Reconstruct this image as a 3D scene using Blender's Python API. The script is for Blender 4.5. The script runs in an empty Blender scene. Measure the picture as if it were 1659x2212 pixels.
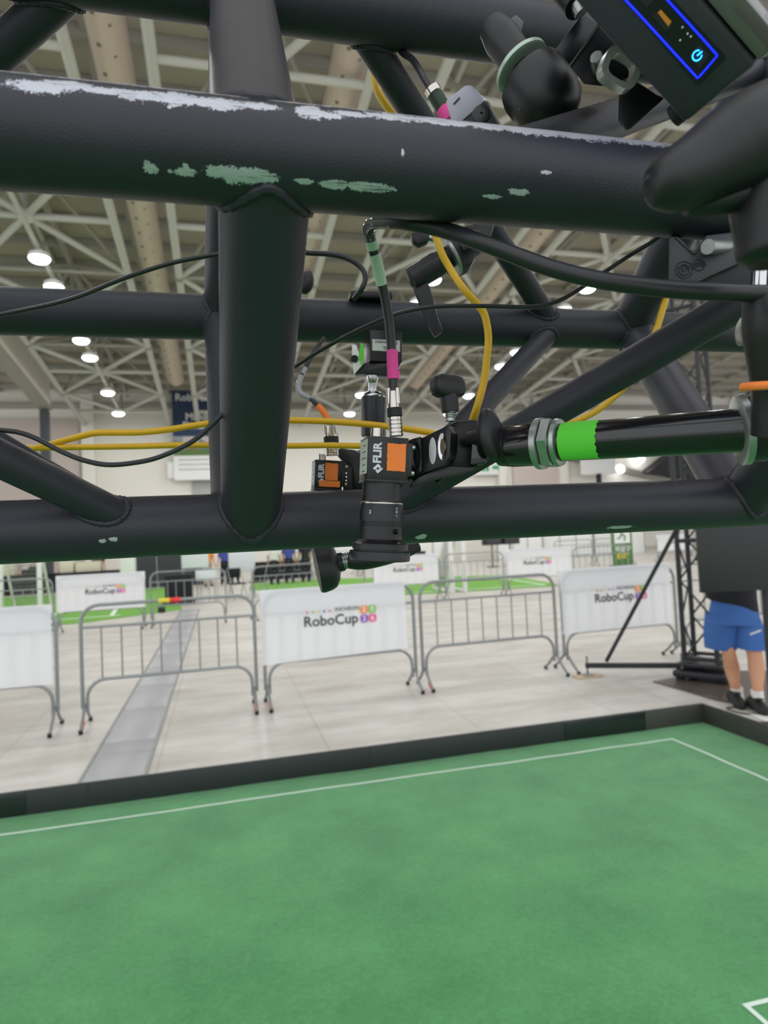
import bpy, bmesh, math, random
from mathutils import Vector as V, Matrix
from mathutils import noise as mn
PI = math.pi
SC = bpy.context.scene
COL = SC.collection
random.seed(7)

# ------------------------------------------------------------------ camera
F, CX, CY = 1400.0, 829.5, 1106.0
H = 1.6
_a, _p, _r = math.radians(14.3), math.radians(2.2), math.radians(2.7)
FW = V((math.sin(_a) * math.cos(_p), math.cos(_a) * math.cos(_p), math.sin(_p)))
_r0 = V((math.cos(_a), -math.sin(_a), 0)); _u0 = _r0.cross(FW)
RT = (math.cos(_r) * _r0 - math.sin(_r) * _u0).normalized()
UP = (math.sin(_r) * _r0 + math.cos(_r) * _u0).normalized()
C0 = V((0, 0, H))
cam = bpy.data.cameras.new('camera'); camo = bpy.data.objects.new('camera', cam); COL.objects.link(camo)
m = Matrix((RT, UP, -FW)).transposed().to_4x4(); m.translation = C0
camo.matrix_world = m
cam.sensor_fit = 'VERTICAL'; cam.sensor_height = 36; cam.lens = 36 * F / 2212
cam.clip_start = 0.02; cam.clip_end = 300
cam.dof.use_dof = True; cam.dof.focus_distance = 0.5; cam.dof.aperture_fstop = 9.5
SC.camera = camo
# ------------------------------------------------------------------ world, exposure
w = bpy.data.worlds.new('world'); SC.world = w; w.use_nodes = True
bg = w.node_tree.nodes['Background']; bg.inputs[0].default_value = (0.93, 0.96, 1.0, 1); bg.inputs[1].default_value = 1.35
SC.view_settings.view_transform = 'Standard'; SC.view_settings.look = 'None'
SC.view_settings.gamma = 1; SC.view_settings.use_curve_mapping = False
SC.view_settings.exposure = 0.0
SC.cycles.max_bounces = 8; SC.cycles.diffuse_bounces = 3; SC.cycles.use_denoising = True
SC.cycles.sample_clamp_indirect = 4.0
SC.cycles.use_adaptive_sampling = True; SC.cycles.adaptive_threshold = 0.02
LAMP_W = 58.0

# ------------------------------------------------------------------ pixel geometry helpers (real positions solved once)
def ray(x, y): return FW + RT * ((x - CX) / F) + UP * ((CY - y) / F)
def P(x, y, z): return C0 + ray(x, y) * z
def G(x, y, h=0.0):
    d = ray(x, y); return C0 + d * ((h - H) / d.z)
def onp(x, y, p0, n):
    d = ray(x, y); return C0 + d * ((p0 - C0).dot(n) / d.dot(n))
def atY(x, y, Y):
    d = ray(x, y); return C0 + d * (Y / d.y)
def px(p):
    v = p - C0; z = v.dot(FW); return CX + F * v.dot(RT) / z, CY - F * v.dot(UP) / z, z
def cf(x, y, z): return C0 + RT * x + UP * y + FW * z
def cr(z): return z / F          # metres per pixel at depth z

# ------------------------------------------------------------------ materials
def srgb(c):
    f = lambda v: v / 12.92 if v <= 0.04045 else ((v + 0.055) / 1.055) ** 2.4
    return tuple(f(v / 255.0) for v in c) + (1,)
def mat(name, c, rough=0.5, metal=0.0, noise=0.0, nscale=20, bump=0.0, bscale=200, emit=0, trans=0, spec=0.5, alpha=1, coat=0):
    m = bpy.data.materials.new(name); m.use_nodes = True; nt = m.node_tree; b = nt.nodes['Principled BSDF']
    col = srgb(c) if max(c) > 1 else tuple(c) + (1,)
    b.inputs['Base Color'].default_value = col; b.inputs['Roughness'].default_value = rough
    b.inputs['Metallic'].default_value = metal; b.inputs['Specular IOR Level'].default_value = spec
    b.inputs['Coat Weight'].default_value = coat
    if trans: b.inputs['Transmission Weight'].default_value = trans
    if alpha < 1: b.inputs['Alpha'].default_value = alpha
    if emit:
        b.inputs['Emission Color'].default_value = col; b.inputs['Emission Strength'].default_value = emit
    tc = nt.nodes.new('ShaderNodeTexCoord')
    if noise:
        n = nt.nodes.new('ShaderNodeTexNoise'); n.inputs['Scale'].default_value = nscale; n.inputs['Detail'].default_value = 5
        nt.links.new(tc.outputs['Object'], n.inputs['Vector'])
        mx = nt.nodes.new('ShaderNodeMix'); mx.data_type = 'RGBA'
        mx.inputs[6].default_value = tuple(v * (1 - noise) for v in col[:3]) + (1,)
        mx.inputs[7].default_value = tuple(min(1, v * (1 + noise)) for v in col[:3]) + (1,)
        nt.links.new(n.outputs[0], mx.inputs[0]); nt.links.new(mx.outputs[2], b.inputs['Base Color'])
    if bump:
        n2 = nt.nodes.new('ShaderNodeTexNoise'); n2.inputs['Scale'].default_value = bscale; n2.inputs['Detail'].default_value = 3
        nt.links.new(tc.outputs['Object'], n2.inputs['Vector'])
        bp = nt.nodes.new('ShaderNodeBump'); bp.inputs['Strength'].default_value = bump; bp.inputs['Distance'].default_value = 0.001
        nt.links.new(n2.outputs[0], bp.inputs['Height']); nt.links.new(bp.outputs[0], b.inputs['Normal'])
    return m

M = {}
M['paint'] = mat('truss_black_paint', (43, 44, 52), 0.48, noise=0.18, nscale=14, bump=0.25, bscale=900, spec=0.42)
M['paint2'] = mat('truss_scuffed_paint', (64, 63, 70), 0.36, noise=0.3, nscale=22, bump=0.15, bscale=700, spec=0.5)
M['black'] = mat('black_plastic', (27, 27, 30), 0.42, noise=0.1, nscale=60, bump=0.15, bscale=1500)
M['blackmatte'] = mat('matte_black', (30, 31, 33), 0.65)
M['anod'] = mat('black_anodised', (25, 25, 28), 0.35, metal=0.2, spec=0.6)
M['gloss'] = mat('gloss_black', (24, 24, 26), 0.14, spec=0.7)
M['cablek'] = mat('black_cable', (38, 38, 41), 0.38)
M['cabley'] = mat('yellow_cable', (226, 178, 22), 0.4, noise=0.12, nscale=90)
M['chrome'] = mat('chrome', (205, 205, 208), 0.12, metal=1)
M['nickel'] = mat('nickel', (200, 195, 186), 0.22, metal=1)
M['zinc'] = mat('zinc_steel', (170, 175, 172), 0.35, metal=0.9, noise=0.15, nscale=150)
M['steel'] = mat('galvanised_steel', (150, 154, 154), 0.42, metal=0.75)
M['orange'] = mat('orange_gaffer_tape', (255, 138, 62), 0.75, bump=0.4, bscale=2500)
M['pink'] = mat('pink_gaffer_tape', (240, 80, 165), 0.7, bump=0.4, bscale=2500)
M['gtape'] = mat('green_gaffer_tape', (96, 218, 62), 0.75, bump=0.4, bscale=2500)
M['palegreen'] = mat('pale_green_label', (190, 216, 194), 0.5)
M['white'] = mat('white_paint', (235, 235, 232), 0.5)
M['label'] = mat('silver_label', (205, 212, 202), 0.45)
M['print'] = mat('dark_print', (40, 42, 44), 0.6)
M['logo'] = mat('pale_print', (215, 220, 222), 0.5)
M['green_led'] = mat('blue_light', (8, 24, 255), 0.4, emit=3.5)
M['led2'] = mat('power_light', (30, 150, 255), 0.4, emit=5)
M['cloth'] = mat('banner_cloth', (248, 248, 250), 0.75, noise=0.03, nscale=3)
nt = M['cloth'].node_tree; tr_ = nt.nodes.new('ShaderNodeBsdfTranslucent'); tr_.inputs[0].default_value = (0.95, 0.95, 0.97, 1)
ms_ = nt.nodes.new('ShaderNodeMixShader'); ms_.inputs[0].default_value = 0.38; nt.links.new(nt.nodes['Principled BSDF'].outputs[0], ms_.inputs[1]); nt.links.new(tr_.outputs[0], ms_.inputs[2])
nt.links.new(ms_.outputs[0], nt.nodes['Material Output'].inputs[0])
M['red'] = mat('red_tape', (240, 60, 50), 0.6)
M['yel'] = mat('yellow_tape', (235, 215, 60), 0.6)
M['rubber'] = mat('black_rubber', (28, 28, 28), 0.7)
M['lampglass'] = mat('lamp_glass', (250, 252, 255), 0.4, emit=14)
M['wallw'] = mat('wall_render', (232, 228, 218), 0.8, noise=0.03, nscale=0.4)
M['wallp'] = mat('wall_panel_pinkish', (205, 192, 184), 0.8)
M['deck'] = mat('roof_deck', (172, 165, 148), 0.8, noise=0.12, nscale=1.5)
M['beam'] = mat('roof_steel_white', (188, 187, 178), 0.6)
M['beamd'] = mat('roof_steel_grey', (156, 153, 142), 0.6)
M['duct'] = mat('fabric_duct', (205, 188, 174), 0.8)
M['tableblack'] = mat('black_table_cloth', (26, 26, 32), 0.85)
M['skin'] = mat('skin', (205, 150, 118), 0.55)
M['acryl'] = mat('glossy_grey_lid', (96, 94, 90), 0.08, spec=0.7)

# ------------------------------------------------------------------ mesh builder
def basis(n):
    n = n.normalized(); a = V((0, 0, 1)) if abs(n.z) < 0.9 else V((1, 0, 0))
    u = a.cross(n).normalized(); return u, n.cross(u)
def catmull(pts, sub=8, closed=False):
    n = len(pts); out = []
    rng = range(n if closed else n - 1)
    for i in rng:
        g = (lambda k: pts[k % n]) if closed else (lambda k: pts[max(0, min(n - 1, k))])
        p0, p1, p2, p3 = g(i - 1), g(i), g(i + 1), g(i + 2)
        for j in range(sub):
            t = j / sub
            out.append(0.5 * ((2 * p1) + (p2 - p0) * t + (2 * p0 - 5 * p1 + 4 * p2 - p3) * t * t + (3 * p1 - p0 - 3 * p2 + p3) * t ** 3))
    if not closed: out.append(pts[-1])
    return out
class MB:
    def __init__(s): s.bm = bmesh.new()
    def ring(s, c, u, v, r, seg, r2=None):
        r2 = r if r2 is None else r2
        return [s.bm.verts.new(c + u * (r * math.cos(2 * PI * i / seg)) + v * (r2 * math.sin(2 * PI * i / seg))) for i in range(seg)]
    def skinr(s, a, b):
        n = len(a)
        for i in range(n): s.bm.faces.new((a[i], a[(i + 1) % n], b[(i + 1) % n], b[i]))
    def lathe(s, prof, o, ax, seg=32, cap=True, u=None, sq=1.0):
        """prof: list of (distance along axis, radius)"""
        ax = ax.normalized()
        if u is None: u, v = basis(ax)
        else: u = (u - ax * u.dot(ax)).normalized(); v = ax.cross(u)
        prev = None
        for (t, r) in prof:
            k = s.ring(o + ax * t, u, v, max(r, 1e-5), seg, max(r, 1e-5) * sq)
            if prev: s.skinr(prev, k)
            elif cap: s.bm.faces.new(k[::-1])
            prev = k
        if cap: s.bm.faces.new(prev)
        return s
    def cyl(s, a, b, r0, r1=None, seg=24):
        return s.lathe([(0, r0), ((b - a).length, r0 if r1 is None else r1)], a, b - a, seg)
    def tube(s, pts, r, seg=12, smooth=8, closed=False):
        rs = None
        if isinstance(r, (list, tuple)):
            q = catmull([V((v, 0, 0)) for v in r], smooth, closed) if smooth > 1 else [V((v, 0, 0)) for v in r]
            rs = [v.x for v in q]
        pp = catmull(pts, smooth, closed) if smooth > 1 else pts
        n = len(pp); t0 = (pp[1] - pp[0]).normalized(); u, v = basis(t0); prev = first = None
        for i, c in enumerate(pp):
            if closed: t = (pp[(i + 1) % n] - pp[i - 1]).normalized()
            else: t = (pp[min(n - 1, i + 1)] - pp[max(0, i - 1)]).normalized()
            u = (u - t * u.dot(t)).normalized(); v = t.cross(u)
            k = s.ring(c, u, v, rs[i] if rs else r, seg)
            if prev: s.skinr(prev, k)
            else: first = k
            prev = k
        if closed: s.skinr(prev, first)
        else: s.bm.faces.new(first[::-1]); s.bm.faces.new(prev)
        return s
    def box(s, c, sz, mtx=None, bev=0.0, seg=2):
        """axis box; mtx = 3x3 with columns as box axes"""
        b = bmesh.new(); bmesh.ops.create_cube(b, size=1)
        for v in b.verts: v.co = V((v.co.x * sz[0], v.co.y * sz[1], v.co.z * sz[2]))
        if bev: bmesh.ops.bevel(b, geom=b.edges[:], offset=bev, segments=seg, affect='EDGES', profile=0.5)
        mp = {}
        for v in b.verts: mp[v.index] = s.bm.verts.new(c + (mtx @ v.co if mtx is not None else v.co))
        b.verts.index_update()
        for f in b.faces: s.bm.faces.new([mp[v.index] for v in f.verts])
        b.free(); return s
    def prism(s, pts, n, t, bev=0.0):
        """flat polygon pts extruded by t along n"""
        b = bmesh.new()
        f = b.faces.new([b.verts.new(p) for p in pts])
        r = bmesh.ops.extrude_face_region(b, geom=[f])
        for v in [e for e in r['geom'] if isinstance(e, bmesh.types.BMVert)]: v.co += n * t
        if bev: bmesh.ops.bevel(b, geom=b.edges[:], offset=bev, segments=2, affect='EDGES', profile=0.5)
        b.verts.index_update(); b.normal_update(); mp = {v.index: s.bm.verts.new(v.co) for v in b.verts}
        for f in b.faces: s.bm.faces.new([mp[v.index] for v in f.verts])
        b.free(); return s
    def sphere(s, c, r, sc=(1, 1, 1), mtx=None, seg=16):
        rings = []
        for j in range(1, seg // 2):
            th = PI * j / (seg // 2)
            k = []
            for i in range(seg):
                q = V((r * sc[0] * math.sin(th) * math.cos(2 * PI * i / seg), r * sc[1] * math.sin(th) * math.sin(2 * PI * i / seg), r * sc[2] * math.cos(th)))
                k.append(s.bm.verts.new(c + (mtx @ q if mtx is not None else q)))
            if rings: s.skinr(rings[-1], k)
            rings.append(k)
        for k, z in ((rings[0], 1), (rings[-1], -1)):
            q = V((0, 0, z * r * sc[2])); t = s.bm.verts.new(c + (mtx @ q if mtx is not None else q))
            for i in range(seg): s.bm.faces.new((k[i], k[(i + 1) % seg], t))
        return s
def fin(mb, name, m, parent=None, local=False, sharp=35, label=None, keep_normals=False):
    bm = mb.bm
    bmesh.ops.recalc_face_normals(bm, faces=bm.faces)
    me = bpy.data.meshes.new(name)
    o = bpy.data.objects.new(name, me); COL.objects.link(o)
    if local: off = V((0, 0, 0))
    elif parent is not None:
        off = V((0, 0, 0)); q = parent
        while q is not None: off += q.location; q = q.parent
    else:
        cs = [v.co for v in bm.verts]
        off = V((sum(c.x for c in cs) / len(cs), sum(c.y for c in cs) / len(cs), min(c.z for c in cs)))
    if not local:
        for v in bm.verts: v.co -= off
    for f in bm.faces: f.smooth = True
    bm.to_mesh(me); bm.free()
    try: me.set_sharp_from_angle(angle=math.radians(sharp))
    except Exception: pass
    me.materials.append(m if not isinstance(m, str) else M[m])
    if parent is not None: o.parent = parent
    elif not local: o.location = off
    if label: o['label'] = label
    return o
def tag(o, label=None, cat=None, group=None, kind=None):
    if label: o['label'] = label
    if cat: o['category'] = cat
    if group: o['group'] = group
    if kind: o['kind'] = kind
    return o
def thing(name, loc, label, cat, group=None, rz=0, kind=None):
    o = bpy.data.objects.new(name, None); COL.objects.link(o); o.location = loc; o.rotation_euler = (0, 0, rz)
    o.empty_display_size = 0.05
    return tag(o, label, cat, group, kind)
def copy_tree(o, parent=None):
    c = o.copy(); COL.objects.link(c)
    if parent is not None: c.parent = parent
    for ch in list(o.children): copy_tree(ch, c)
    return c
def text(s, o, xd, yd, size, m, parent, bold=0.0, ext=0.0004, align='CENTER', name='lettering', label=None):
    cu = bpy.data.curves.new(name, 'FONT'); cu.body = s; cu.size = size; cu.offset = bold * size; cu.extrude = ext
    cu.align_x = align; cu.align_y = 'CENTER'; cu.resolution_u = 3
    cu.materials.append(M[m] if isinstance(m, str) else m)
    tmp = bpy.data.objects.new(name + '_curve', cu); COL.objects.link(tmp)
    me = bpy.data.meshes.new_from_object(tmp); bpy.data.objects.remove(tmp); bpy.data.curves.remove(cu)
    me.name = name
    ob = bpy.data.objects.new(name, me); COL.objects.link(ob)
    xd = xd.normalized(); n = xd.cross(yd).normalized(); yd = n.cross(xd)
    mm = Matrix((xd, yd, n)).transposed().to_4x4()
    off = V((0, 0, 0)); q = parent
    while q is not None: off += q.location; q = q.parent
    mm.translation = o - off
    ob.parent = parent; ob.matrix_local = mm
    if label: ob['label'] = label
    return ob

# ================================================================== THE SETTING
def struct(o): return tag(o, kind='structure')
# ---- floor material: pale worn concrete with wide joints and scuffs
fm = bpy.data.materials.new('hall_floor'); fm.use_nodes = True; nt = fm.node_tree; b = nt.nodes['Principled BSDF']
def N(t, **k):
    n = nt.nodes.new(t)
    for a_, v_ in k.items(): n.inputs[a_].default_value = v_
    return n
tc = N('ShaderNodeTexCoord')
mp = N('ShaderNodeMapping'); mp.inputs['Scale'].default_value = (1.0, 2.6, 1); nt.links.new(tc.outputs['Object'], mp.inputs[0])
n1 = N('ShaderNodeTexNoise', Scale=0.9, Detail=7.0, Roughness=0.62); nt.links.new(mp.outputs[0], n1.inputs['Vector'])
cr1 = nt.nodes.new('ShaderNodeValToRGB'); cr1.color_ramp.elements[0].position = 0.36; cr1.color_ramp.elements[0].color = srgb((188, 183, 175))
cr1.color_ramp.elements[1].position = 0.62; cr1.color_ramp.elements[1].color = srgb((214, 210, 203)); nt.links.new(n1.outputs[0], cr1.inputs[0])
br = N('ShaderNodeTexBrick', Scale=1.0); br.offset = 0; br.inputs['Brick Width'].default_value = 1.25; br.inputs['Row Height'].default_value = 1.25
br.inputs['Mortar Size'].default_value = 0.012; br.inputs['Mortar Smooth'].default_value = 0.6
br.inputs['Color1'].default_value = (1, 1, 1, 1); br.inputs['Color2'].default_value = (0.94, 0.94, 0.94, 1); br.inputs['Mortar'].default_value = (0.82, 0.81, 0.8, 1)
nt.links.new(tc.outputs['Object'], br.inputs['Vector'])
mx = nt.nodes.new('ShaderNodeMix'); mx.data_type = 'RGBA'; mx.blend_type = 'MULTIPLY'; mx.inputs[0].default_value = 1
nt.links.new(cr1.outputs[0], mx.inputs[6]); nt.links.new(br.outputs[0], mx.inputs[7]); nt.links.new(mx.outputs[2], b.inputs['Base Color'])
n3 = N('ShaderNodeTexNoise', Scale=2.5, Detail=4.0); nt.links.new(mp.outputs[0], n3.inputs['Vector'])
mr = nt.nodes.new('ShaderNodeMapRange'); mr.inputs[3].default_value = 0.28; mr.inputs[4].default_value = 0.6; nt.links.new(n3.outputs[0], mr.inputs[0]); nt.links.new(mr.outputs[0], b.inputs['Roughness'])
M['floor'] = fm
fl = MB().box(V((12, 16, -0.05)), (90, 60, 0.1)); floor = struct(fin(fl, 'floor', 'floor'))
floor.location = (12, 16, -0.1)
M['trench'] = mat('steel_trench_cover', (176, 176, 180), 0.45, metal=0.35, noise=0.08, nscale=3)
def shift(ob, par):  # reparent a world-space mesh keeping place
    ob.location = ob.location - par.location; ob.parent = par
for k in range(11):                      # plates of the service trench running down the hall
    y0 = 4.7 + k * 1.13
    o = fin(MB().box(V((-0.785, y0 + 0.56, 0.002)), (0.40, 1.115, 0.008), bev=0.002), 'trench_plate', 'trench', floor)
for x0 in (-1.005, -0.565):
    fin(MB().box(V((x0, 10.9, 0.002)), (0.022, 12.5, 0.010), bev=0.002), 'trench_rail', 'steel', floor)
o = fin(MB().box(V((-1.95, 4.95, 0.002)), (0.5, 0.45, 0.006), bev=0.002), 'floor_hatch', 'trench', floor)

# ---- far wall
WY = 42.0
wall = thing('wall_back', (10, WY, 0), None, None); struct(wall)
WT = lambda x: 10.2
fin(MB().box(V((20, WY + 0.3, 6.5)), (84, 0.5, 13)), 'wall_surface', 'wallw', wall)
for (x0, x1, z1) in ((-22, -12.6, 10.0), (-12.4, -7.95, 9.6)):
    fin(MB().box(V(((x0 + x1) / 2, WY - 0.02, z1 / 2)), (x1 - x0, 0.14, z1), bev=0.02), 'wall_panel', 'wallp', wall)
for (x, w_) in ((-7.4, 0.7), (19.2, 0.5), (24.0, 0.6), (39.5, 0.7)):
    fin(MB().box(V((x, WY - 0.25, 5.6)), (w_, 0.6, 11.2), bev=0.03), 'pilaster', 'wallw', wall)
fin(MB().box(V((22, WY - 0.1, 10.35)), (80, 0.35, 0.35), bev=0.03), 'cornice', 'beamd', wall)
fin(MB().box(V((22.3, WY - 0.05, 5.0)), (4.2, 0.1, 10)), 'wall_panel', 'wallp', wall)
o = fin(MB().box(V((-0.9, WY - 0.03, 3.9)), (1.3, 0.12, 3.4), bev=0.02), 'wall_recess', mat('grey_door', (170, 170, 165), 0.7), wall)
o = fin(MB().box(V((18.7, WY - 0.03, 3.0)), (1.2, 0.12, 3.0), bev=0.02), 'wall_recess', bpy.data.materials['grey_door'], wall)

# ---- roof: sloping deck, purlins, ribs
def SLZ(Y): return 9.2 + 0.11 * (38 - Y)
def SL(x, y, up=0.0):
    d = ray(x, y); t = (9.2 + up + 0.11 * 38 - H) / (d.z + 0.11 * d.y); return C0 + d * t
ceil = thing('ceiling', (5, 20, 12), None, None); struct(ceil)
DK = 2.6
X0, X1, Y0, Y1 = -22, 48, 1.0, WY
mb = MB(); zz = lambda Y, d=DK: SLZ(Y) + d
mb.prism([V((X0, Y0, zz(Y0))), V((X1, Y0, zz(Y0))), V((X1, Y1, zz(Y1))), V((X0, Y1, zz(Y1)))], V((0, 0, 1)), 0.25)
fin(mb, 'roof_deck', 'deck', ceil)
def member(a, b, w_, h_=None):
    h_ = h_ or w_; d = b - a; t = d.normalized(); s_ = t.cross(V((0, 0, 1))).normalized(); n_ = s_.cross(t)
    return MB().box((a + b) / 2, (w_, d.length, h_), Matrix((s_, t, n_)).transposed())
def pb(mb2, name, m_, par): return fin(mb2, name, m_, par)
Y = 11.6
while Y < WY - 0.5:                      # purlins across
    fin(member(V((-20, Y, zz(Y) - 0.16)), V((46, Y, zz(Y) - 0.16)), 0.16, 0.3), 'purlin', 'beamd', ceil)
    Y += 1.55
for k in range(-6, 14):                  # deck ribs along
    X = -2.7 + 3.15 * k
    fin(member(V((X, Y0, zz(Y0) - 0.12)), V((X, Y1, zz(Y1) - 0.12)), 0.14, 0.24), 'rib', 'beam' if k % 2 else 'beamd', ceil)
# ---- white space-frame girders, lamp tray and ducts
rows = (-5.15, 1.35, 7.8, 14.1, 20.5)
def tub(a, b, r, name, par, m_='beam', seg=10): return fin(MB().cyl(a, b, r, seg=seg), name, m_, par)
for ri, X in enumerate(rows):
    gd = thing('roof_girder', (X, 20, SLZ(20)), None, None); struct(gd)
    for sx in (-2.4, 2.4):
        tub(V((X + sx, 8, SLZ(8) + 0.35)), V((X + sx, WY - 0.3, SLZ(WY) + 0.35)), 0.13, 'chord', gd)
    tub(V((X, 8, SLZ(8) + 2.2)), V((X, WY - 0.3, SLZ(WY) + 2.2)), 0.13, 'chord', gd, 'beamd')
    for j in range(-1, 4):
        Y = 20.5 + 6.2 * j
        c = V((X, Y, SLZ(Y) + 0.35))
        if Y > WY - 1: continue
        fin(MB().sphere(c, 0.24, seg=12), 'node', 'beam', gd)
        for sx in (-1, 1):
            tub(c, V((X + 2.4 * sx, Y, SLZ(Y) + 0.35)), 0.10, 'strut', gd)
            for sy in (-1, 1):
                Y2 = Y + 3.1 * sy
                if Y2 > WY: continue
                e = V((X + 2.4 * sx, Y2, SLZ(Y2) + 0.35))
                tub(c, e, 0.10, 'strut', gd)
                tub(e, V((X, Y, SLZ(Y) + 2.2)), 0.07, 'strut', gd, 'beamd', 8)
                fin(MB().sphere(e, 0.19, seg=10), 'node', 'beam', gd)
        tub(c, V((X, Y, SLZ(Y) + 2.2)), 0.08, 'strut', gd, 'beamd', 8)
    # transverse tube mid-bay
    for j in range(-1, 4):
        Y = 23.6 + 6.2 * j
        if Y < WY: tub(V((X - 2.4, Y, SLZ(Y) + 0.35)), V((X + 2.4, Y, SLZ(Y) + 0.35)), 0.07, 'strut', gd, 'beamd', 8)
    tr = fin(member(V((X, 8, SLZ(8) + 0.1)), V((X, 38.6, SLZ(38.6) + 0.1)), 0.12, 0.1), 'lamp_tray', 'beam', gd)
ordn = ('first', 'second', 'third', 'fourth', 'fifth', 'sixth', 'seventh', 'eighth', 'ninth', 'tenth', 'eleventh', 'twelfth')
rown = ('far left', 'centre left', 'middle', 'right', 'far right')
lamp0 = None
for ri, X in enumerate(rows):
    for k, Y in enumerate((9.4, 11.2, 15.6, 17.4, 21.9, 23.7, 28.1, 29.9, 34.4, 37.8)):
        z = SLZ(Y)
        if lamp0 is None:
            lamp0 = t = thing('ceiling_lamp', (X, Y, z), '', 'lamp')
            fin(MB().lathe([(0, 0.26), (0.03, 0.32), (0.16, 0.30), (0.26, 0.14), (0.34, 0.07)], V((0, 0, -0.18)), V((0, 0, 1)), 20), 'housing', 'white', t, local=True)
            fin(MB().lathe([(-0.09, 0.18), (-0.06, 0.25), (0.0, 0.30), (0.02, 0.30)], V((0, 0, -0.19)), V((0, 0, 1)), 20), 'diffuser', 'lampglass', t, local=True)
            ld = bpy.data.lights.new('lamp_light', 'AREA'); ld.shape = 'DISK'; ld.size = 0.44; ld.energy = LAMP_W; ld.color = (1.0, 0.985, 0.955)
            lo = bpy.data.objects.new('lamp_light', ld); COL.objects.link(lo); lo.parent = t; lo.location = (0, 0, -0.30)
        else:
            t = copy_tree(lamp0); t.location = (X, Y, z)
        tag(t, 'round white ceiling lamp, %s along the %s lamp row counting towards the far wall' % (ordn[k], rown[ri]), 'lamp', 'ceiling lamps')
# ducts
for X, nm in ((-1.95, 'nearest the big front upright'), (3.35, 'above the black connector'), (11.3, 'far right')):
    rd = 0.42; za = 1.0
    t = thing('air_duct', (X, 20, SLZ(20) + za), 'pinkish beige round fabric air duct under the roof, %s' % nm, 'duct', 'ceiling ducts')
    fin(MB().cyl(V((X, 6, SLZ(6) + za)), V((X, 35.5, SLZ(35.5) + za)), rd, seg=28), 'duct_tube', 'duct', t)
    mb = MB()
    for k in range(34):
        Y = 8.2 + k * 0.78
        for sx in (-0.42, 0.28):
            a_ = sx; c = V((X + math.sin(a_) * rd, Y + (0.25 if sx > 0 else 0), SLZ(Y) + za - math.cos(a_) * rd))
            nrm = V((math.sin(a_), 0, -math.cos(a_)))
            mb.cyl(c - nrm * 0.02, c + nrm * 0.03, 0.055, 0.04, 10)
    tag(fin(mb, 'nozzle', mat('duct_nozzle', (120, 108, 98), 0.8) if 'duct_nozzle' not in bpy.data.materials else bpy.data.materials['duct_nozzle'], t), kind='stuff')
# big fascia girder on the left with its dark post
o = fin(MB().prism([V((-8.45, 16, SLZ(16) + 0.0)), V((-8.45, 37.4, SLZ(37.4) + 0.0)), V((-8.45, 37.4, SLZ(37.4) + 1.7)), V((-8.45, 16, SLZ(16) + 1.7))], V((-1, 0, 0)), 0.5, 0.03), 'trim_1', 'wallw'); struct(o)
o = fin(member(V((-8.7, 16, SLZ(16) - 0.06)), V((-8.7, 37.4, SLZ(37.4) - 0.06)), 0.65, 0.12), 'trim_2', 'beamd'); struct(o)
pst = fin(MB().box(V((-8.7, 37.2, 4.5)), (0.42, 0.42, 9.2), bev=0.03), 'column_1', mat('dark_post', (72, 76, 80), 0.6)); struct(pst)

# ---- hanging event banner high on the far wall
bt = thing('hanging_banner', V((-0.95, WY - 0.6, 4.0)), 'tall dark blue event banner hanging on far wall behind the front upright', 'banner')
navy = mat('navy_print', (48, 66, 98), 0.7, noise=0.1, nscale=0.5)
bx0, bx1 = -2.55, 0.6; bY = WY - 0.62
fin(MB().box(V(((bx0 + bx1) / 2, bY, 10.1)), (bx1 - bx0, 0.05, 3.5)), 'navy_field', navy, bt)
pm = bpy.data.materials.new('photo_print'); pm.use_nodes = True; nt = pm.node_tree; b = nt.nodes['Principled BSDF']; b.inputs['Roughness'].default_value = 0.7
tc = N('ShaderNodeTexCoord'); vo = N('ShaderNodeTexVoronoi', Scale=1.6); nt.links.new(tc.outputs['Object'], vo.inputs['Vector'])
rr = nt.nodes.new('ShaderNodeValToRGB'); rr.color_ramp.interpolation = 'LINEAR'
for q, (pp_, c_) in enumerate(((0.0, (60, 52, 60)), (0.35, (150, 110, 80)), (0.6, (110, 130, 150)), (0.9, (200, 190, 190)))):
    e = rr.color_ramp.elements[q] if q < 2 else rr.color_ramp.elements.new(pp_)
    e.position = pp_; e.color = srgb(c_)
sp = nt.nodes.new('ShaderNodeSeparateColor'); nt.links.new(vo.outputs['Color'], sp.inputs[0]); nt.links.new(sp.outputs[0], rr.inputs[0]); nt.links.new(rr.outputs[0], b.inputs['Base Color'])
fin(MB().box(V(((bx0 + bx1) / 2, bY, 7.95)), (bx1 - bx0, 0.05, 0.8)), 'picture_print', pm, bt)
fin(MB().box(V(((bx0 + bx1) / 2, bY, 7.35)), (bx1 - bx0, 0.05, 0.4)), 'picture_lower_edge', mat('print_green', (92, 120, 70), 0.7), bt)
fin(MB().box(V(((bx0 + bx1) / 2, bY, 6.4)), (bx1 - bx0, 0.05, 1.5)), 'white_field', 'white', bt)
X_, Y_ = V((1, 0, 0)), V((0, 0, 1))
text('RoboCup', V((-1.15, bY - 0.04, 10.75)), X_, Y_, 0.62, 'white', bt, 0.02, 0.005)
text('INCHEON', V((-0.9, bY - 0.04, 11.2)), X_, Y_, 0.3, 'pink', bt, 0.0, 0.005)
text('Middle', V((-0.95, bY - 0.04, 9.55)), X_, Y_, 0.62, 'white', bt, 0.03, 0.005)
text('Division', V((-0.95, bY - 0.04, 9.0)), X_, Y_, 0.62, 'white', bt, 0.03, 0.005)
for k in range(3):
    fin(MB().box(V((-1.2, bY - 0.04, 6.9 - k * 0.3)), (2.2, 0.02, 0.05)), 'printed_line', 'beamd', bt)
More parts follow.
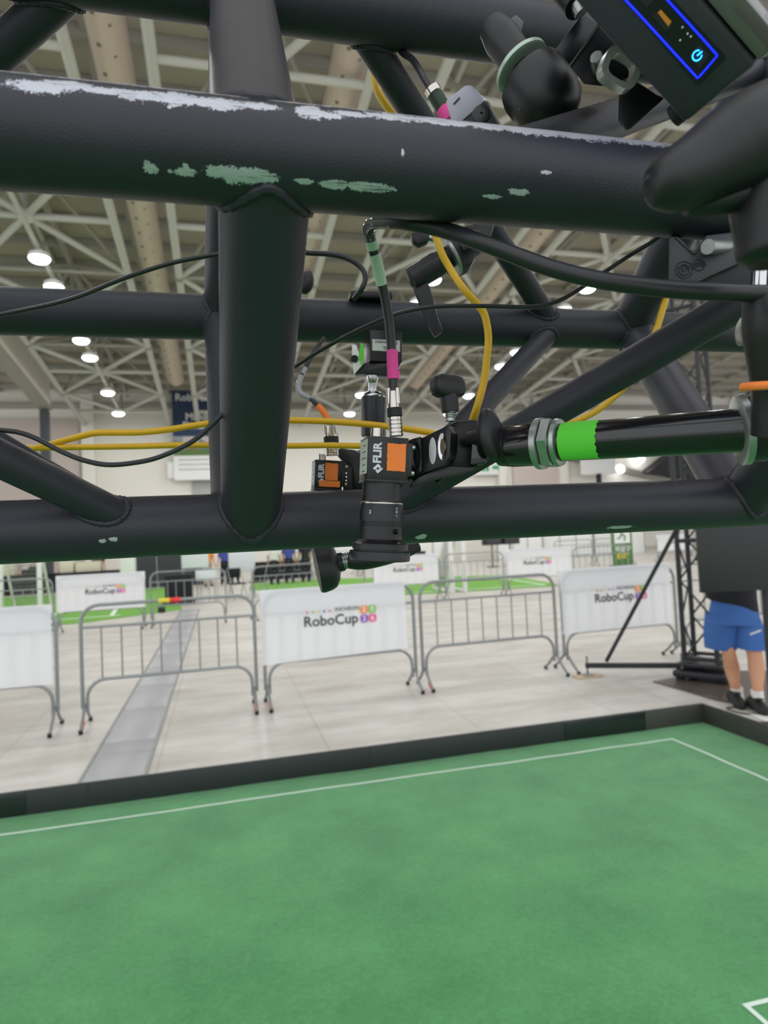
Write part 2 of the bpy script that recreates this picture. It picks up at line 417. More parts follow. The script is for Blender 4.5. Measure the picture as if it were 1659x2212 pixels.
# wall signs with green arrow
def arrow_sign(x, z, flip, label):
    t = thing('exit_arrow_sign', V((x, WY - 0.4, z - 0.5)), label, 'sign')
    fin(MB().box(V((x, WY - 0.4, z)), (2.6, 0.12, 1.0), bev=0.02), 'sign_panel', 'white', t)
    g = bpy.data.materials.get('sign_green') or mat('sign_green', (30, 160, 100), 0.6)
    s_ = -1 if flip else 1; yy = WY - 0.48
    q = [(-.95, 0), (-.6, .3), (-.6, .12), (-.2, .12), (-.2, -.12), (-.6, -.12), (-.6, -.3)]
    fin(MB().prism([V((x + s_ * a_, yy, z + b_)) for a_, b_ in q], V((0, 1, 0)), 0.03), 'arrow', g, t)
    for k in range(3):
        fin(MB().box(V((x + s_ * (0.2 + 0.3 * k), yy, z)), (0.2, 0.03, 0.5)), 'sign_mark', g, t)
arrow_sign(-1.65, 6.35 - 0.05, False, 'white wall sign with green left arrow below the hanging blue banner')
arrow_sign(18.3, 6.05, True, 'white wall sign with green right arrow beside a grey wall recess')
t = thing('hanging_sign', V((25.5, WY - 1.0, 5.3)), 'plain white rectangular sign hung before the pinkish wall panel at right', 'sign')
fin(MB().box(V((26.4, WY - 1.0, 5.9)), (2.8, 0.1, 1.15), bev=0.02), 'sign_panel', 'white', t)
fin(MB().box(V((26.4, WY - 1.0, 2.7)), (0.35, 0.15, 5.4)), 'sign_post', 'blackmatte', t)
# dark awning and pair of round lamps at far right
o = fin(MB().prism([V((30.4, WY - 1.2, 5.4)), V((36.5, WY - 1.2, 4.6)), V((36.5, WY - 1.2, 7.2)), V((32.6, WY - 1.2, 6.8))], V((0, 1, 0)), 1.18), 'dark_awning', 'blackmatte')
tag(o, 'black wedge shaped awning on the far wall below the green taped pipe', 'awning')
for (qx, qy, lb) in ((1340, 1013, 'lower left'), (1384, 990, 'upper right')):
    q = atY(qx, qy, WY - 0.5)
    t = thing('wall_lamp', q, 'small round lit wall lamp at far right, %s one of the two' % lb, 'lamp', 'round wall lamps')
    fin(MB().lathe([(0, 0.3), (0.1, 0.26), (0.16, 0.1)], q, V((0, -1, 0)), 18), 'lamp_globe', 'lampglass', t)
    fin(MB().cyl(q, q + V((0, 0.5, 0)), 0.12), 'lamp_arm', 'white', t)
# screen / slanted dark soffit
o = fin(MB().prism([V((22.5, WY - 0.4, 7.4)), V((44, WY - 0.4, 2.4)), V((44, WY - 0.4, 2.0)), V((22.5, WY - 0.4, 7.0))], V((0, 1, 0)), 0.3), 'trim_3', 'beamd'); struct(o)

# ================================================================== PLAYING FIELD
gm = bpy.data.materials.new('green_carpet'); gm.use_nodes = True; nt = gm.node_tree; b = nt.nodes['Principled BSDF']
tc = N('ShaderNodeTexCoord')
na = N('ShaderNodeTexNoise', Scale=2.2, Detail=6.0, Roughness=0.6); nb_ = N('ShaderNodeTexNoise', Scale=55.0, Detail=5.0, Roughness=0.75)
nt.links.new(tc.outputs['Object'], na.inputs['Vector']); nt.links.new(tc.outputs['Object'], nb_.inputs['Vector'])
ad = nt.nodes.new('ShaderNodeMath'); ad.operation = 'MULTIPLY_ADD'; ad.inputs[1].default_value = 0.45; nt.links.new(nb_.outputs[0], ad.inputs[0]); 
ad2 = nt.nodes.new('ShaderNodeMath'); ad2.operation = 'MULTIPLY'; ad2.inputs[1].default_value = 0.55; nt.links.new(na.outputs[0], ad2.inputs[0]); nt.links.new(ad2.outputs[0], ad.inputs[2])
rr = nt.nodes.new('ShaderNodeValToRGB'); rr.color_ramp.elements[0].position = 0.36; rr.color_ramp.elements[0].color = srgb((45, 123, 62))
rr.color_ramp.elements[1].position = 0.62; rr.color_ramp.elements[1].color = srgb((77, 153, 88)); nt.links.new(ad.outputs[0], rr.inputs[0]); nt.links.new(rr.outputs[0], b.inputs['Base Color'])
b.inputs['Roughness'].default_value = 0.95; b.inputs['Specular IOR Level'].default_value = 0.15
b.inputs['Sheen Weight'].default_value = 0.25; b.inputs['Sheen Roughness'].default_value = 0.6
bp = nt.nodes.new('ShaderNodeBump'); bp.inputs['Strength'].default_value = 0.5; bp.inputs['Distance'].default_value = 0.004
nt.links.new(nb_.outputs[0], bp.inputs['Height']); nt.links.new(bp.outputs[0], b.inputs['Normal'])
M['carpet'] = gm
FX, FY = 3.66, 4.44
ct = thing('field_carpet', (0, 0, 0), 'green felt field carpet with thin white lines inside black boards', 'carpet')
mb = MB(); bm_ = mb.bm; nx, ny = 120, 90; grid = []
for j in range(ny + 1):
    row = []
    for i in range(nx + 1):
        x = -5.2 + (FX + 5.2) * i / nx; y = -2.6 + (FY + 2.6) * j / ny
        z = 0.012 + 0.006 * mn.noise(V((x * 1.1, y * 1.6, 3))) + 0.003 * mn.noise(V((x * 4, y * 6, 1)))
        row.append(bm_.verts.new((x, y, z)))
    grid.append(row)
for j in range(ny):
    for i in range(nx): bm_.faces.new((grid[j][i], grid[j][i + 1], grid[j + 1][i + 1], grid[j + 1][i]))
fin(mb, 'felt', 'carpet', ct, sharp=80)
M['line'] = mat('field_line_white', (222, 238, 226), 0.9)
def cz(x, y): return 0.0125 + 0.006 * mn.noise(V((x * 1.1, y * 1.6, 3))) + 0.003 * mn.noise(V((x * 4, y * 6, 1)))
def fline(a, b, wd, par=ct):
    a, b = V(a), V(b); d = (b - a).normalized(); s_ = V((-d.y, d.x)) * wd / 2; n = max(2, int((b - a).length / 0.05)); mb = MB(); pr = None
    for i in range(n + 1):
        q = a + (b - a) * i / n; z = cz(q.x, q.y) + 0.0015
        k = (mb.bm.verts.new((q.x + s_.x, q.y + s_.y, z)), mb.bm.verts.new((q.x - s_.x, q.y - s_.y, z)))
        if pr: mb.bm.faces.new((pr[0], k[0], k[1], pr[1]))
        pr = k
    fin(mb, 'field_line', 'line', par)
fline((-5, 4.185), (3.185, 4.185), 0.018); fline((3.176, 4.185), (3.176, -2.4), 0.018)
fline((1.60, 1.838), (3.176, 1.838), 0.018); fline((1.609, 1.838), (1.609, -0.6), 0.018)
# black boards round the field
bd = thing('field_border', (0, FY, 0), 'low black board wall around the green field, satin and glossy sections', 'border')
M['board1'] = mat('black_board', (44, 47, 48), 0.42); M['board2'] = mat('black_board_glossy', (34, 40, 40), 0.2); M['board3'] = mat('black_board_worn', (62, 62, 58), 0.5, noise=0.15, nscale=12)
BH, BT = 0.16, 0.018
for (x0, x1, m_) in ((-5.2, -3.0, 'board1'), (-3.0, -1.2, 'board2'), (-1.2, -0.85, 'board1'), (-0.85, 0.95, 'board1'), (0.95, 2.44, 'board1'), (2.44, 3.14, 'board2'), (3.14, FX + 0.018, 'board3')):
    fin(MB().box(V(((x0 + x1) / 2, FY + BT / 2, BH / 2)), (x1 - x0 - 0.002, BT, BH), bev=0.002), 'board', m_, bd)
for (y0, y1) in ((FY - 1.9, FY), (FY - 4.2, FY - 1.9), (-2.6, FY - 4.2)):
    fin(MB().box(V((FX + BT / 2, (y0 + y1) / 2, BH / 2)), (BT, abs(y1 - y0) - 0.002, BH), bev=0.002), 'board', 'board3', bd)

# ================================================================== STEEL BARRIERS AND BANNERS
def make_barrier(L):
    """local: x 0..L, z up, feet flare in y"""
    t = thing('crowd_barrier', (0, 0, 0), '', 'barrier')
    r = 0.017; hh = 1.1; rc = 0.16
    def arc(cx, cz_, a0, a1, rad=rc, n=5): return [V((cx + rad * math.cos(a0 + (a1 - a0) * i / n), 0, cz_ + rad * math.sin(a0 + (a1 - a0) * i / n))) for i in range(n + 1)]
    pts = [V((0.02, 0, 0.17)), V((0.02, 0, 0.5))] + arc(0.02 + rc, hh - rc, PI, PI / 2) + arc(L - 0.02 - rc, hh - rc, PI / 2, 0) + [V((L - 0.02, 0, 0.5)), V((L - 0.02, 0, 0.17))]
    fin(MB().tube(pts, r, 10, 1), 'frame', 'steel', t, local=True)
    pts = [V((0.06, 0, 0.13)), V((0.06, 0, 0.22))] + arc(0.06 + rc, 0.40 - rc + 0.02, PI, PI / 2) + arc(L - 0.06 - rc, 0.40 - rc + 0.02, PI / 2, 0) + [V((L - 0.06, 0, 0.22)), V((L - 0.06, 0, 0.13))]
    fin(MB().tube(pts, r * 0.9, 10, 1), 'lower_rail', 'steel', t, local=True)
    fin(MB().cyl(V((0.02, 0, 0.9)), V((L - 0.02, 0, 0.9)), r * 0.75, seg=10), 'upper_rail', 'steel', t, local=True)
    nb = 8
    for k in range(nb):
        x = 0.02 + (L - 0.04) * (k + 1) / (nb + 1)
        fin(MB().cyl(V((x, 0, 0.42)), V((x, 0, 0.9)), 0.008, seg=8), 'bar', 'steel', t, local=True)
    for x in (0.04, L - 0.04):
        ft = fin(MB().tube([V((x, -0.24, 0.02)), V((x, -0.14, 0.09)), V((x, -0.03, 0.19)), V((x, 0.03, 0.19)), V((x, 0.14, 0.09)), V((x, 0.24, 0.02))], 0.014, 8, 4), 'foot', 'steel', t, local=True)
        for sy in (-1, 1):
            fin(MB().cyl(V((x, sy * 0.225, 0.0)), V((x, sy * 0.24, 0.035)), 0.019, seg=10), 'rubber_cap', 'rubber', ft, local=True)
    return t
def place_barrier(x0, y0, x1, y1, label, group, tape=()):
    L = math.hypot(x1 - x0, y1 - y0); t = make_barrier(L); t.location = (x0, y0, 0); t.rotation_euler = (0, 0, math.atan2(y1 - y0, x1 - x0))
    tag(t, label, 'barrier', group)
    for e in tape:
        x = 0.04 if e == 0 else L - 0.04
        fin(MB().cyl(V((x, -0.12, 0.075)), V((x, -0.19, 0.04)), 0.019, seg=10), 'red_tape', 'red', t, local=True)
    return t
NB = [(-3.1, 6.46, -1.45, 6.47), (-1.28, 6.46, 0.315, 6.47), (0.36, 6.47, 1.955, 6.55), (1.995, 6.56, 3.62, 6.61), (3.67, 6.61, 5.26, 6.70), (5.31, 6.71, 6.9, 6.78)]
gN = 'near row of steel barriers'
place_barrier(*NB[0], 'steel barrier at left edge of near row, under the banner cropped to its logo', gN)
b2_ = place_barrier(*NB[1], 'bare steel barrier straddling the grey floor trench, red and yellow tape on its rail', gN, (0, 1))
place_barrier(*NB[2], 'steel crowd barrier in near row carrying the large central RoboCup banner', gN, (0,))
place_barrier(*NB[3], 'bare steel crowd barrier in near row right of the central banner', gN, (0,))
place_barrier(*NB[4], 'steel crowd barrier under the banner crossed by the black diagonal brace', gN)
place_barrier(*NB[5], 'bare steel crowd barrier behind the black lattice tower', gN)
for (x, m_) in ((0.70, 'yel'), (0.80, 'red')):
    fin(MB().cyl(V((x, 0, 1.1)), V((x + 0.1, 0, 1.1)), 0.021, seg=12), 'rail_tape', m_, b2_, local=True)

cols = {'o': mat('logo_orange', (245, 150, 80), .7), 'g': mat('logo_green', (140, 200, 90), .7), 'p': mat('logo_purple', (150, 90, 190), .7), 'k': mat('logo_pink', (240, 100, 150), .7), 'y': mat('logo_yellow', (235, 215, 90), .7), 'b': mat('logo_blue', (110, 110, 210), .7), 'r': mat('logo_red', (240, 110, 110), .7)}
def banner(x0, y0, x1, y1, label, group, u0=0.0, u1=1.0, zb=0.45, zt=1.125, logo_u=0.5, logo_s=1.0, droop=0.0, seed=0):
    L = math.hypot(x1 - x0, y1 - y0); dx = V(((x1 - x0) / L, (y1 - y0) / L, 0)); nrm = V((dx.y, -dx.x, 0))   # towards the camera
    base = V((x0, y0, 0)) + dx * (L * u0); W = L * (u1 - u0)
    t = thing('banner', base + dx * W / 2, label, 'banner', group)
    mb = MB(); nx_, nz_ = 110, 22; gr = []
    def surf(u, v):
        w_ = 0.006 * mn.noise(V((u * 3 + seed, v * 2, seed))) + 0.004 * mn.noise(V((u * 14 + seed, v * 3, 5)))
        fu = (u0 + u * (u1 - u0)) * 9.0; rib = 0.010 * math.exp(-((fu - round(fu)) * 9 / .8) ** 2) if 0.05 < v < 0.7 else 0
        return base + dx * (u * W) + V((0, 0, zb + v * (zt - zb) - droop * (1 - v) * (1 - u))) + nrm * (0.022 + w_ * .6 + rib + 0.006 * (1 - v))
    for j in range(nz_ + 1):
        gr.append([mb.bm.verts.new(surf(i / nx_, j / nz_)) for i in range(nx_ + 1)])
    for k_, (dn, dz) in enumerate(((0.004, 0.014), (-0.026, 0.004), (-0.034, -0.16))):          # fold over the top rail and hang down behind
        gr.append([mb.bm.verts.new(base + dx * (i / nx_ * W) + V((0, 0, zt + dz)) + nrm * dn) for i in range(nx_ + 1)])
    for j in range(len(gr) - 1):
        for i in range(nx_): mb.bm.faces.new((gr[j][i], gr[j][i + 1], gr[j + 1][i + 1], gr[j + 1][i]))
    fin(mb, 'cloth', 'cloth', t, sharp=60)
    s = logo_s * .87; zc = zb + (zt - zb) * 0.56; o = base + dx * (W * logo_u) + nrm * 0.036; U_ = V((0, 0, 1))
    tx = text('RoboCup', o + U_ * (zc - 0.035 * s) - dx * 0.06 * s, dx, U_, 0.165 * s, 'print', t, 0.014, 0.0006)
    text('INCHEON', o + U_ * (zc + 0.085 * s) + dx * 0.135 * s, dx, U_, 0.064 * s, 'print', t, 0.0, 0.0005)
    for k, c in enumerate('rgybk'):
        fin(MB().cyl(o + U_ * (zc + 0.075 * s) + dx * (-0.335 + 0.066 * k) * s, o + U_ * (zc + 0.075 * s) + dx * (-0.335 + 0.066 * k) * s + nrm * 0.001, 0.013 * s, seg=12), 'logo_dot', cols[c], t)
    for k, (c, ch) in enumerate((('o', '2'), ('g', '0'), ('p', '2'), ('k', '6'))):
        cc = o + dx * (0.335 + 0.10 * (k % 2)) * s + U_ * (zc + (0.06 - 0.105 * (k // 2)) * s)
        q = [cc + dx * (0.047 * s * (abs(math.cos(a)) ** 0.55) * (1 if math.cos(a) > 0 else -1)) + U_ * (0.047 * s * (abs(math.sin(a)) ** 0.55) * (1 if math.sin(a) > 0 else -1)) for a in [2 * PI * (i + .5) / 20 for i in range(20)]]
        blk = fin(MB().prism(q, nrm, 0.001), 'logo_block', cols[c], t)
        text(ch, cc + nrm * 0.0016, dx, U_, 0.085 * s, 'white', t, 0.02, 0.0003, name='logo_digit')
    return t
gB = 'event banners on the barriers'
banner(*NB[0], 'white banner at left edge of near barrier row, only its colour logo blocks in frame', gB, 0.0, 0.97, 0.42, 1.12, 0.24, 1.0, 0, 3)
banner(*NB[2], 'large white RoboCup banner in the middle of the near barrier row', gB, 0.0, 0.93, 0.44, 1.12, 0.50, 1.0, 0.03, 8)
banner(*NB[4], 'white RoboCup banner crossed by the black diagonal brace of the tower', gB, 0.0, 0.94, 0.42, 1.12, 0.50, 0.95, 0.0, 14)

# middle and far rows
gM = 'middle row of steel barriers'
MBR = [(-6.7, 14.2, -4.9, 14.1, None), (-4.85, 14.1, -3.2, 14.0, None), (-3.15, 14.0, -1.5, 13.98, 'left'), (-1.42, 13.98, 0.1, 14.0, None), (0.6, 13.8, 2.15, 14.2, None),
       (3.3, 15.2, 5.25, 15.25, 'centre'), (5.33, 15.2, 6.85, 15.0, None), (6.9, 15.0, 8.65, 14.9, 'right'), (8.7, 14.9, 10.4, 15.0, None)]
names = ['bare steel barrier of the middle row before the left white goal', 'second bare steel barrier of the middle row, left of the small RoboCup banner', 'steel barrier behind the small RoboCup banner above the bare near barrier',
         'bare steel barrier of the middle row in front of the black draped cart', 'bare steel barrier of the middle row beneath the white board', 'steel barrier under the banner half hidden by the camera lens', 'bare steel barrier of the middle row in front of the right white goal',
         'steel barrier under the small banner left of the green exit sign', 'bare steel barrier of the middle row below the green exit sign']
for k, q in enumerate(MBR): place_barrier(*q[:4], names[k], gM)
banner(*MBR[2][:4], 'small white RoboCup banner above the left bare near barrier, turf behind it', gB, 0, 1, 0.42, 1.12, 0.52, 1.0, 0, 21)
banner(*MBR[5][:4], 'white RoboCup banner just below and right of the camera lens', gB, 0.12, 0.97, 0.42, 1.12, 0.5, 1.0, 0, 25)
banner(*MBR[7][:4], 'small white RoboCup banner left of the green exit sign', gB, 0, 1, 0.42, 1.12, 0.45, 1.0, 0, 29)
gF = 'far row of steel barriers'
k = 0
for (x0, y0, lb) in ((1.9, 26.5, 'behind the people in dark clothes'), (3.8, 26.6, 'left of the lens rim, far back'), (5.7, 26.6, 'between lens and right goal, far back'), (13.2, 24.0, 'just left of the green exit sign, far back'), (15.0, 23.9, 'right behind the green exit sign'), (18.2, 24.2, 'right of the green exit sign, far back')):
    place_barrier(x0, y0, x0 + 1.8, y0 + 0.05, 'distant bare steel barrier %s' % lb, gF)
banner(18.2, 24.2, 20.0, 24.25, 'distant pale banner on barrier right of the green exit sign', gB, 0, 1, 0.42, 1.12, 0.5, 0.9, 0, 33)

# ---- turf pitches behind
M['turf'] = mat('artificial_turf', (112, 168, 66), 0.9, noise=0.22, nscale=3)
def turf(pts, label, lines):
    c = sum((V(p + (0,)) for p in pts), V((0, 0, 0))) / len(pts)
    t = thing('turf_mat', c, label, 'turf')
    fin(MB().prism([V((p[0], p[1], 0.004)) for p in pts], V((0, 0, 1)), 0.006), 'turf_pile', 'turf', t)
    for (a, b_) in lines:
        a, b_ = V(a + (0.0115,)), V(b_ + (0.0115,)); fin(member(a, b_, 0.1, 0.004), 'pitch_line', 'line', t)
turf([(-14, 15.6), (-3.1, 15.7), (-1.0, 17.2), (-1.6, 27.0), (-14, 27.0)], 'bright green turf pitch behind the left middle barriers', [((-13, 16.3), (-2.4, 16.9)), ((-2.6, 16.9), (-3.4, 26)), ((-12, 21.5), (-3.2, 21.2)), ((-4.4, 16.9), (-3.9, 20.4))])
turf([(0.9, 23.0), (3.0, 17.6), (5.0, 16.9), (9.3, 16.4), (10.0, 21.8), (4, 26.4), (1.2, 26.2)], 'bright green turf pitch right of the small white boards, around the right goal', [((5.2, 17.4), (9.0, 17.0)), ((2.2, 21.2), (9.2, 20.2)), ((9.0, 17.0), (9.3, 21.4))])
# ---- goals
def goal(x, y, w_, h_, dpt, label):
    t = thing('goal', (x, y, 0), label, 'goal'); r = 0.055
    for sx in (0, w_): fin(MB().box(V((x + sx, y, h_ / 2)), (0.11, 0.11, h_), bev=0.01), 'goal_post', 'white', t)
    fin(MB().box(V((x + w_ / 2, y, h_)), (w_ + 0.11, 0.11, 0.11), bev=0.01), 'crossbar', 'white', t)
    for sx in (0, w_): fin(MB().box(V((x + sx, y + dpt / 2, 0.05)), (0.07, dpt, 0.07)), 'ground_bar', 'white', t)
    for sx in (0, w_): fin(member(V((x + sx, y + 0.05, h_)), V((x + sx, y + dpt, 0.06)), 0.05), 'back_stay', 'white', t)
    mb = MB(); n = 16
    for i in range(n + 1):
        X = x + w_ * i / n; mb.cyl(V((X, y + 0.06, h_)), V((X, y + dpt, 0.08)), 0.006, seg=4)
        s_ = i / n; mb.cyl(V((x, y + 0.06 + (dpt - .06) * s_, h_ - (h_ - .08) * s_)), V((x + w_, y + 0.06 + (dpt - .06) * s_, h_ - (h_ - .08) * s_)), 0.006, seg=4)
    tag(fin(mb, 'net', mat('net_cord', (150, 150, 150), .8) if 'net_cord' not in bpy.data.materials else bpy.data.materials['net_cord'], t), kind='stuff')
goal(-5.75, 19.5, 0.95, 2.0, 1.2, 'white football goal with net on the left turf pitch')
goal(-8.9, 19.3, 1.2, 2.0, 1.2, 'second white football goal, leftmost, cut by the photo edge')
goal(6.0, 16.5, 0.36, 2.0, 1.6, 'narrow white goal frame seen end-on at the right turf pitch')
fin_ball = fin(MB().sphere(V((-3.75, 18.8, 0.13)), 0.11), 'ball', 'white'); tag(fin_ball, 'white ball lying on turf by the left goal', 'ball')
o = fin(MB().box(V((-3.3, 25.5, 1.2)), (0.5, 0.5, 2.4), bev=0.02), 'white_pillar', 'white'); tag(o, 'slim white pillar behind the left RoboCup banner', 'pillar')

# ---- tables with black cloth, things on them
def table(x, y, w_, d_, label, h_=0.75):
    t = thing('draped_table', (x, y, 0), label, 'table', 'black draped tables')
    fin(MB().box(V((x, y, h_)), (w_, d_, 0.03), bev=0.004), 'tabletop', 'tableblack', t)
    mb = MB(); n = 40; rg = []
    for z in (h_ - 0.012, 0.02):
        k = []
        for i in range(n * 4):
            s_, u = divmod(i, n); u /= n
            q = [(-1 + 2 * u, -1), (1, -1 + 2 * u), (1 - 2 * u, 1), (-1, 1 - 2 * u)][s_]
            f = 0.014 * math.sin(i * 1.7) * (1 if z < 0.3 else 0.2)
            k.append(mb.bm.verts.new((x + q[0] * (w_ / 2 + 0.01 + f), y + q[1] * (d_ / 2 + 0.01 + f), z)))
        rg.append(k)
    mb.skinr(rg[0], rg[1]); fin(mb, 'table_skirt', 'tableblack', t, sharp=80)
    for sx in (-1, 1):
        for sy in (-1, 1): fin(MB().cyl(V((x + sx * (w_ / 2 - .08), y + sy * (d_ / 2 - .08), 0)), V((x + sx * (w_ / 2 - .08), y + sy * (d_ / 2 - .08), h_ - .015)), 0.018, seg=8), 'leg', 'steel', t)
tnames = ['leftmost of the far tables', 'behind the left goal net', 'between goal and white pillar', 'behind the left RoboCup banner', 'left of the dark booth']
for k in range(5): table(-12.9 + 2.15 * k, 28.6, 2.1, 0.8, 'black draped table, %s' % tnames[k])
table(2.6, 28.6, 2.4, 0.8, 'black draped table behind the people in dark clothes')
M['cream'] = mat('cream_board', (226, 218, 196), .7); M['pale'] = mat('pale_board', (215, 222, 222), .6)
for k, (x, w_, h_, m_) in enumerate(((-12.5, .5, .5, 'cream'), (-11.6, .4, .35, 'red'), (-10.4, .7, .6, 'cream'), (-9.3, .45, .4, 'pale'), (-8.2, .6, .5, 'cream'), (-7.2, .35, .3, 'blackmatte'), (-6.0, .5, .5, 'cream'), (-5.2, .9, .4, 'cream'))):
    nm = ('cardboard box', 'red crate', 'cream carton', 'pale carton', 'wide cream box', 'small black case', 'cream box', 'long cream box')[k]
    b_ = thing('storage_box', V((x, 28.6, .766)), '%s on the far draped tables, %s from the left' % (nm, ordn[k]), 'box')
    fin(MB().box(V((x, 28.6, .766 + h_ / 2)), (w_, .4, h_), bev=0.01), 'box_body', m_, b_)
    fin(MB().box(V((x, 28.6, .766 + h_ - .02)), (w_ + .02, .42, .05), bev=0.006), 'lid', m_, b_)
# back curtain boards / dark booth
M['booth'] = mat('dark_booth', (62, 64, 68), .7)
bo = thing('dark_booth', V((-1.6, 27.6, 0)), 'tall dark grey booth wall behind the draped cart', 'booth')
for k in range(3): fin(MB().box(V((-3.0 + 0.98 * k, 27.8, 1.0)), (0.96, 0.08, 2.0), bev=0.01), 'booth_panel', 'booth', bo)
fin(MB().box(V((-2.0, 27.78, 2.02)), (3.0, 0.12, 0.06)), 'booth_rail', 'steel', bo)
# black draped cart
t = thing('draped_cart', V((-1.2, 19.0, 0)), 'black draped cart standing behind the red and yellow taped barrier', 'cart')
fin(MB().box(V((-1.15, 19.05, .45)), (0.72, .6, .75), bev=.02), 'cart_cover', 'tableblack', t)
fin(MB().box(V((-1.15, 19.05, .06)), (0.86, .7, .05), bev=.01), 'cart_base', 'rubber', t)
for sx in (-1, 1):
    for sy in (-1, 1): fin(MB().cyl(V((-1.15 + sx * .33 - .015, 19.05 + sy * .25, .035)), V((-1.15 + sx * .33 + .015, 19.05 + sy * .25, .035)), .035, seg=12), 'caster', 'rubber', t)
o = thing('robot_puck', V((-1.45, 16.9, 0)), 'small round black robot with green top on the floor at turf edge', 'robot')
fin(MB().lathe([(0, .09), (.12, .09)], V((-1.45, 16.9, 0.0)), V((0, 0, 1)), 20), 'body', 'blackmatte', o)
fin(MB().lathe([(0, .08), (.03, .07), (.05, .03)], V((-1.45, 16.9, .12)), V((0, 0, 1)), 20), 'cap', mat('dark_green', (30, 110, 60), .5), o)
# notice board, white board and chairs
def board_on_stand(x, y, z0, z1, w_, label, m_='pale'):
    t = thing('board_stand', (x, y, 0), label, 'board')
    fin(MB().box(V((x, y, (z0 + z1) / 2)), (w_, .04, z1 - z0), bev=.006), 'board_panel', m_, t)
    for sx in (-1, 1):
        fin(MB().cyl(V((x + sx * w_ * .42, y + .03, 0)), V((x + sx * w_ * .42, y + .03, z1)), .014, seg=8), 'stand_leg', 'steel', t)
        fin(MB().cyl(V((x + sx * w_ * .42, y - .22, .014)), V((x + sx * w_ * .42, y + .26, .014)), .014, seg=8), 'stand_foot', 'steel', t)
board_on_stand(0.62, 20.2, 0.75, 1.6, 0.78, 'large white board on a stand right of the person in orange')
board_on_stand(-0.42, 18.9, 0.62, 0.95, 0.55, 'small white notice board in front of the person in orange')
board_on_stand(-0.9, 24.6, 0.8, 1.7, 0.95, 'pale board standing left of the person in orange')
def chair(x, y, rz, label):
    t = thing('folding_chair', (x, y, 0), label, 'chair', None, rz)
    fin(MB().box(V((0, 0, .45)), (.42, .42, .03), bev=.01), 'seat', 'tableblack', t, local=True)
    fin(MB().box(V((0, .22, .75)), (.40, .03, .28), bev=.01), 'backrest', 'tableblack', t, local=True)
    for sx in (-1, 1):
        fin(MB().tube([V((sx * .2, -.22, 0)), V((sx * .2, .0, .45)), V((sx * .2, .23, .9))], .012, 8, 3), 'leg', 'steel', t, local=True)
        fin(MB().tube([V((sx * .2, .26, 0)), V((sx * .2, .05, .42))], .012, 8, 1), 'leg', 'steel', t, local=True)
chair(0.45, 19.4, 0.4, 'black folding chair under the large white board, left one'); chair(1.05, 19.6, -0.5, 'black folding chair under the large white board, right one')
# ---- exit sign stand
gpan = mat('exit_green', (82, 125, 62), .6)
ex = thing('exit_sign', V((15.6, 22.9, 0)), 'green standing sign with white running man and yellow EXIT', 'sign')
ep0 = atY(1325, 1224, 22.9); ep1 = atY(1368, 1221, 22.9); exw = ep1.x - ep0.x; exx = (ep0.x + ep1.x) / 2
fin(MB().box(V((exx, 22.9, 0.92)), (exw, .05, 1.84), bev=.006), 'sign_panel', gpan, ex)
fin(MB().box(V((exx, 22.95, .02)), (exw * 1.1, .4, .04)), 'sign_foot', 'steel', ex)
fin(MB().box(V((exx, 22.87, 1.28)), (exw * .78, .01, .75)), 'white_field', 'white', ex)
yy = 22.855
def lim(a, b_, r): return MB().cyl(V((exx + a[0], yy, 1.28 + a[1])), V((exx + b_[0], yy, 1.28 + b_[1])), r, seg=10)
mb = MB().cyl(V((exx + .06, yy + .005, 1.28 + .27)), V((exx + .06, yy - .005, 1.28 + .27)), .06, seg=16)
for a_, b_ in (((.03, .2), (-.03, 0)), ((-.03, 0), (.12, -.1)), ((.12, -.1), (.1, -.28)), ((-.03, 0), (-.1, -.15)), ((-.1, -.15), (-.24, -.2)), ((.03, .18), (.18, .08)), ((.03, .18), (-.14, .1))):
    mb.cyl(V((exx + a_[0], yy, 1.28 + a_[1])), V((exx + b_[0], yy, 1.28 + b_[1])), .028, seg=8)
fin(mb, 'running_figure', gpan, ex)
text('비상구', V((exx, 22.86, .66)), X_, Y_, .26, 'white', ex, .02, .003)
text('EXIT', V((exx, 22.86, .38)), X_, Y_, .27, 'yel', ex, .02, .003)
# ---- pair of black loudspeakers on stands, and white booth walls far back
for k, (x, lb) in enumerate(((12.0, 'left'), (12.9, 'right'))):
    t = thing('loudspeaker', V((x, 27.5, 0)), 'black loudspeaker on a pole above the small right banner, %s one of the pair' % lb, 'speaker', 'loudspeakers far back')
    fin(MB().box(V((x, 27.5, 1.55)), (.78, .5, 1.1), bev=.03), 'cabinet', 'blackmatte', t)
    fin(MB().box(V((x, 27.24, 1.55)), (.68, .02, 1.0), bev=.01), 'grille', 'booth', t)
    fin(MB().cyl(V((x, 27.5, .02)), V((x, 27.5, 1.0)), .03, seg=10), 'pole', 'blackmatte', t)
    fin(MB().cyl(V((x, 27.5, 0)), V((x, 27.5, .03)), .28, seg=24), 'base_plate', 'blackmatte', t)
for k, (x, w_) in enumerate(((6.9, 3.2), (10.0, 2.6), (15.4, 2.6), (18.4, 3.0), (21.8, 3.2))):
    t = thing('booth_wall', V((x, 31 + .3 * k, 0)), 'white exhibition booth wall, %s from the left behind the right pitch' % ordn[k], 'booth')
    for j in range(3):
        fin(MB().box(V((x - w_ / 3 + w_ / 3 * j, 31 + .3 * k, 1.25)), (w_ / 3 - .03, .06, 2.5), bev=.005), 'booth_panel', 'white', t)
    for j in range(4): fin(MB().box(V((x - w_ / 2 + w_ / 3 * j, 31 + .3 * k, 1.26)), (.035, .09, 2.52)), 'booth_post', 'steel', t)
for k, (x, y, rz) in enumerate(((8.9, 28.9, .3), (8.6, 27.6, -.6), (5.9, 28.2, 1.0))):
    chair(x, y, rz, 'black folding chair beyond the right goal, %s of three' % ordn[k])

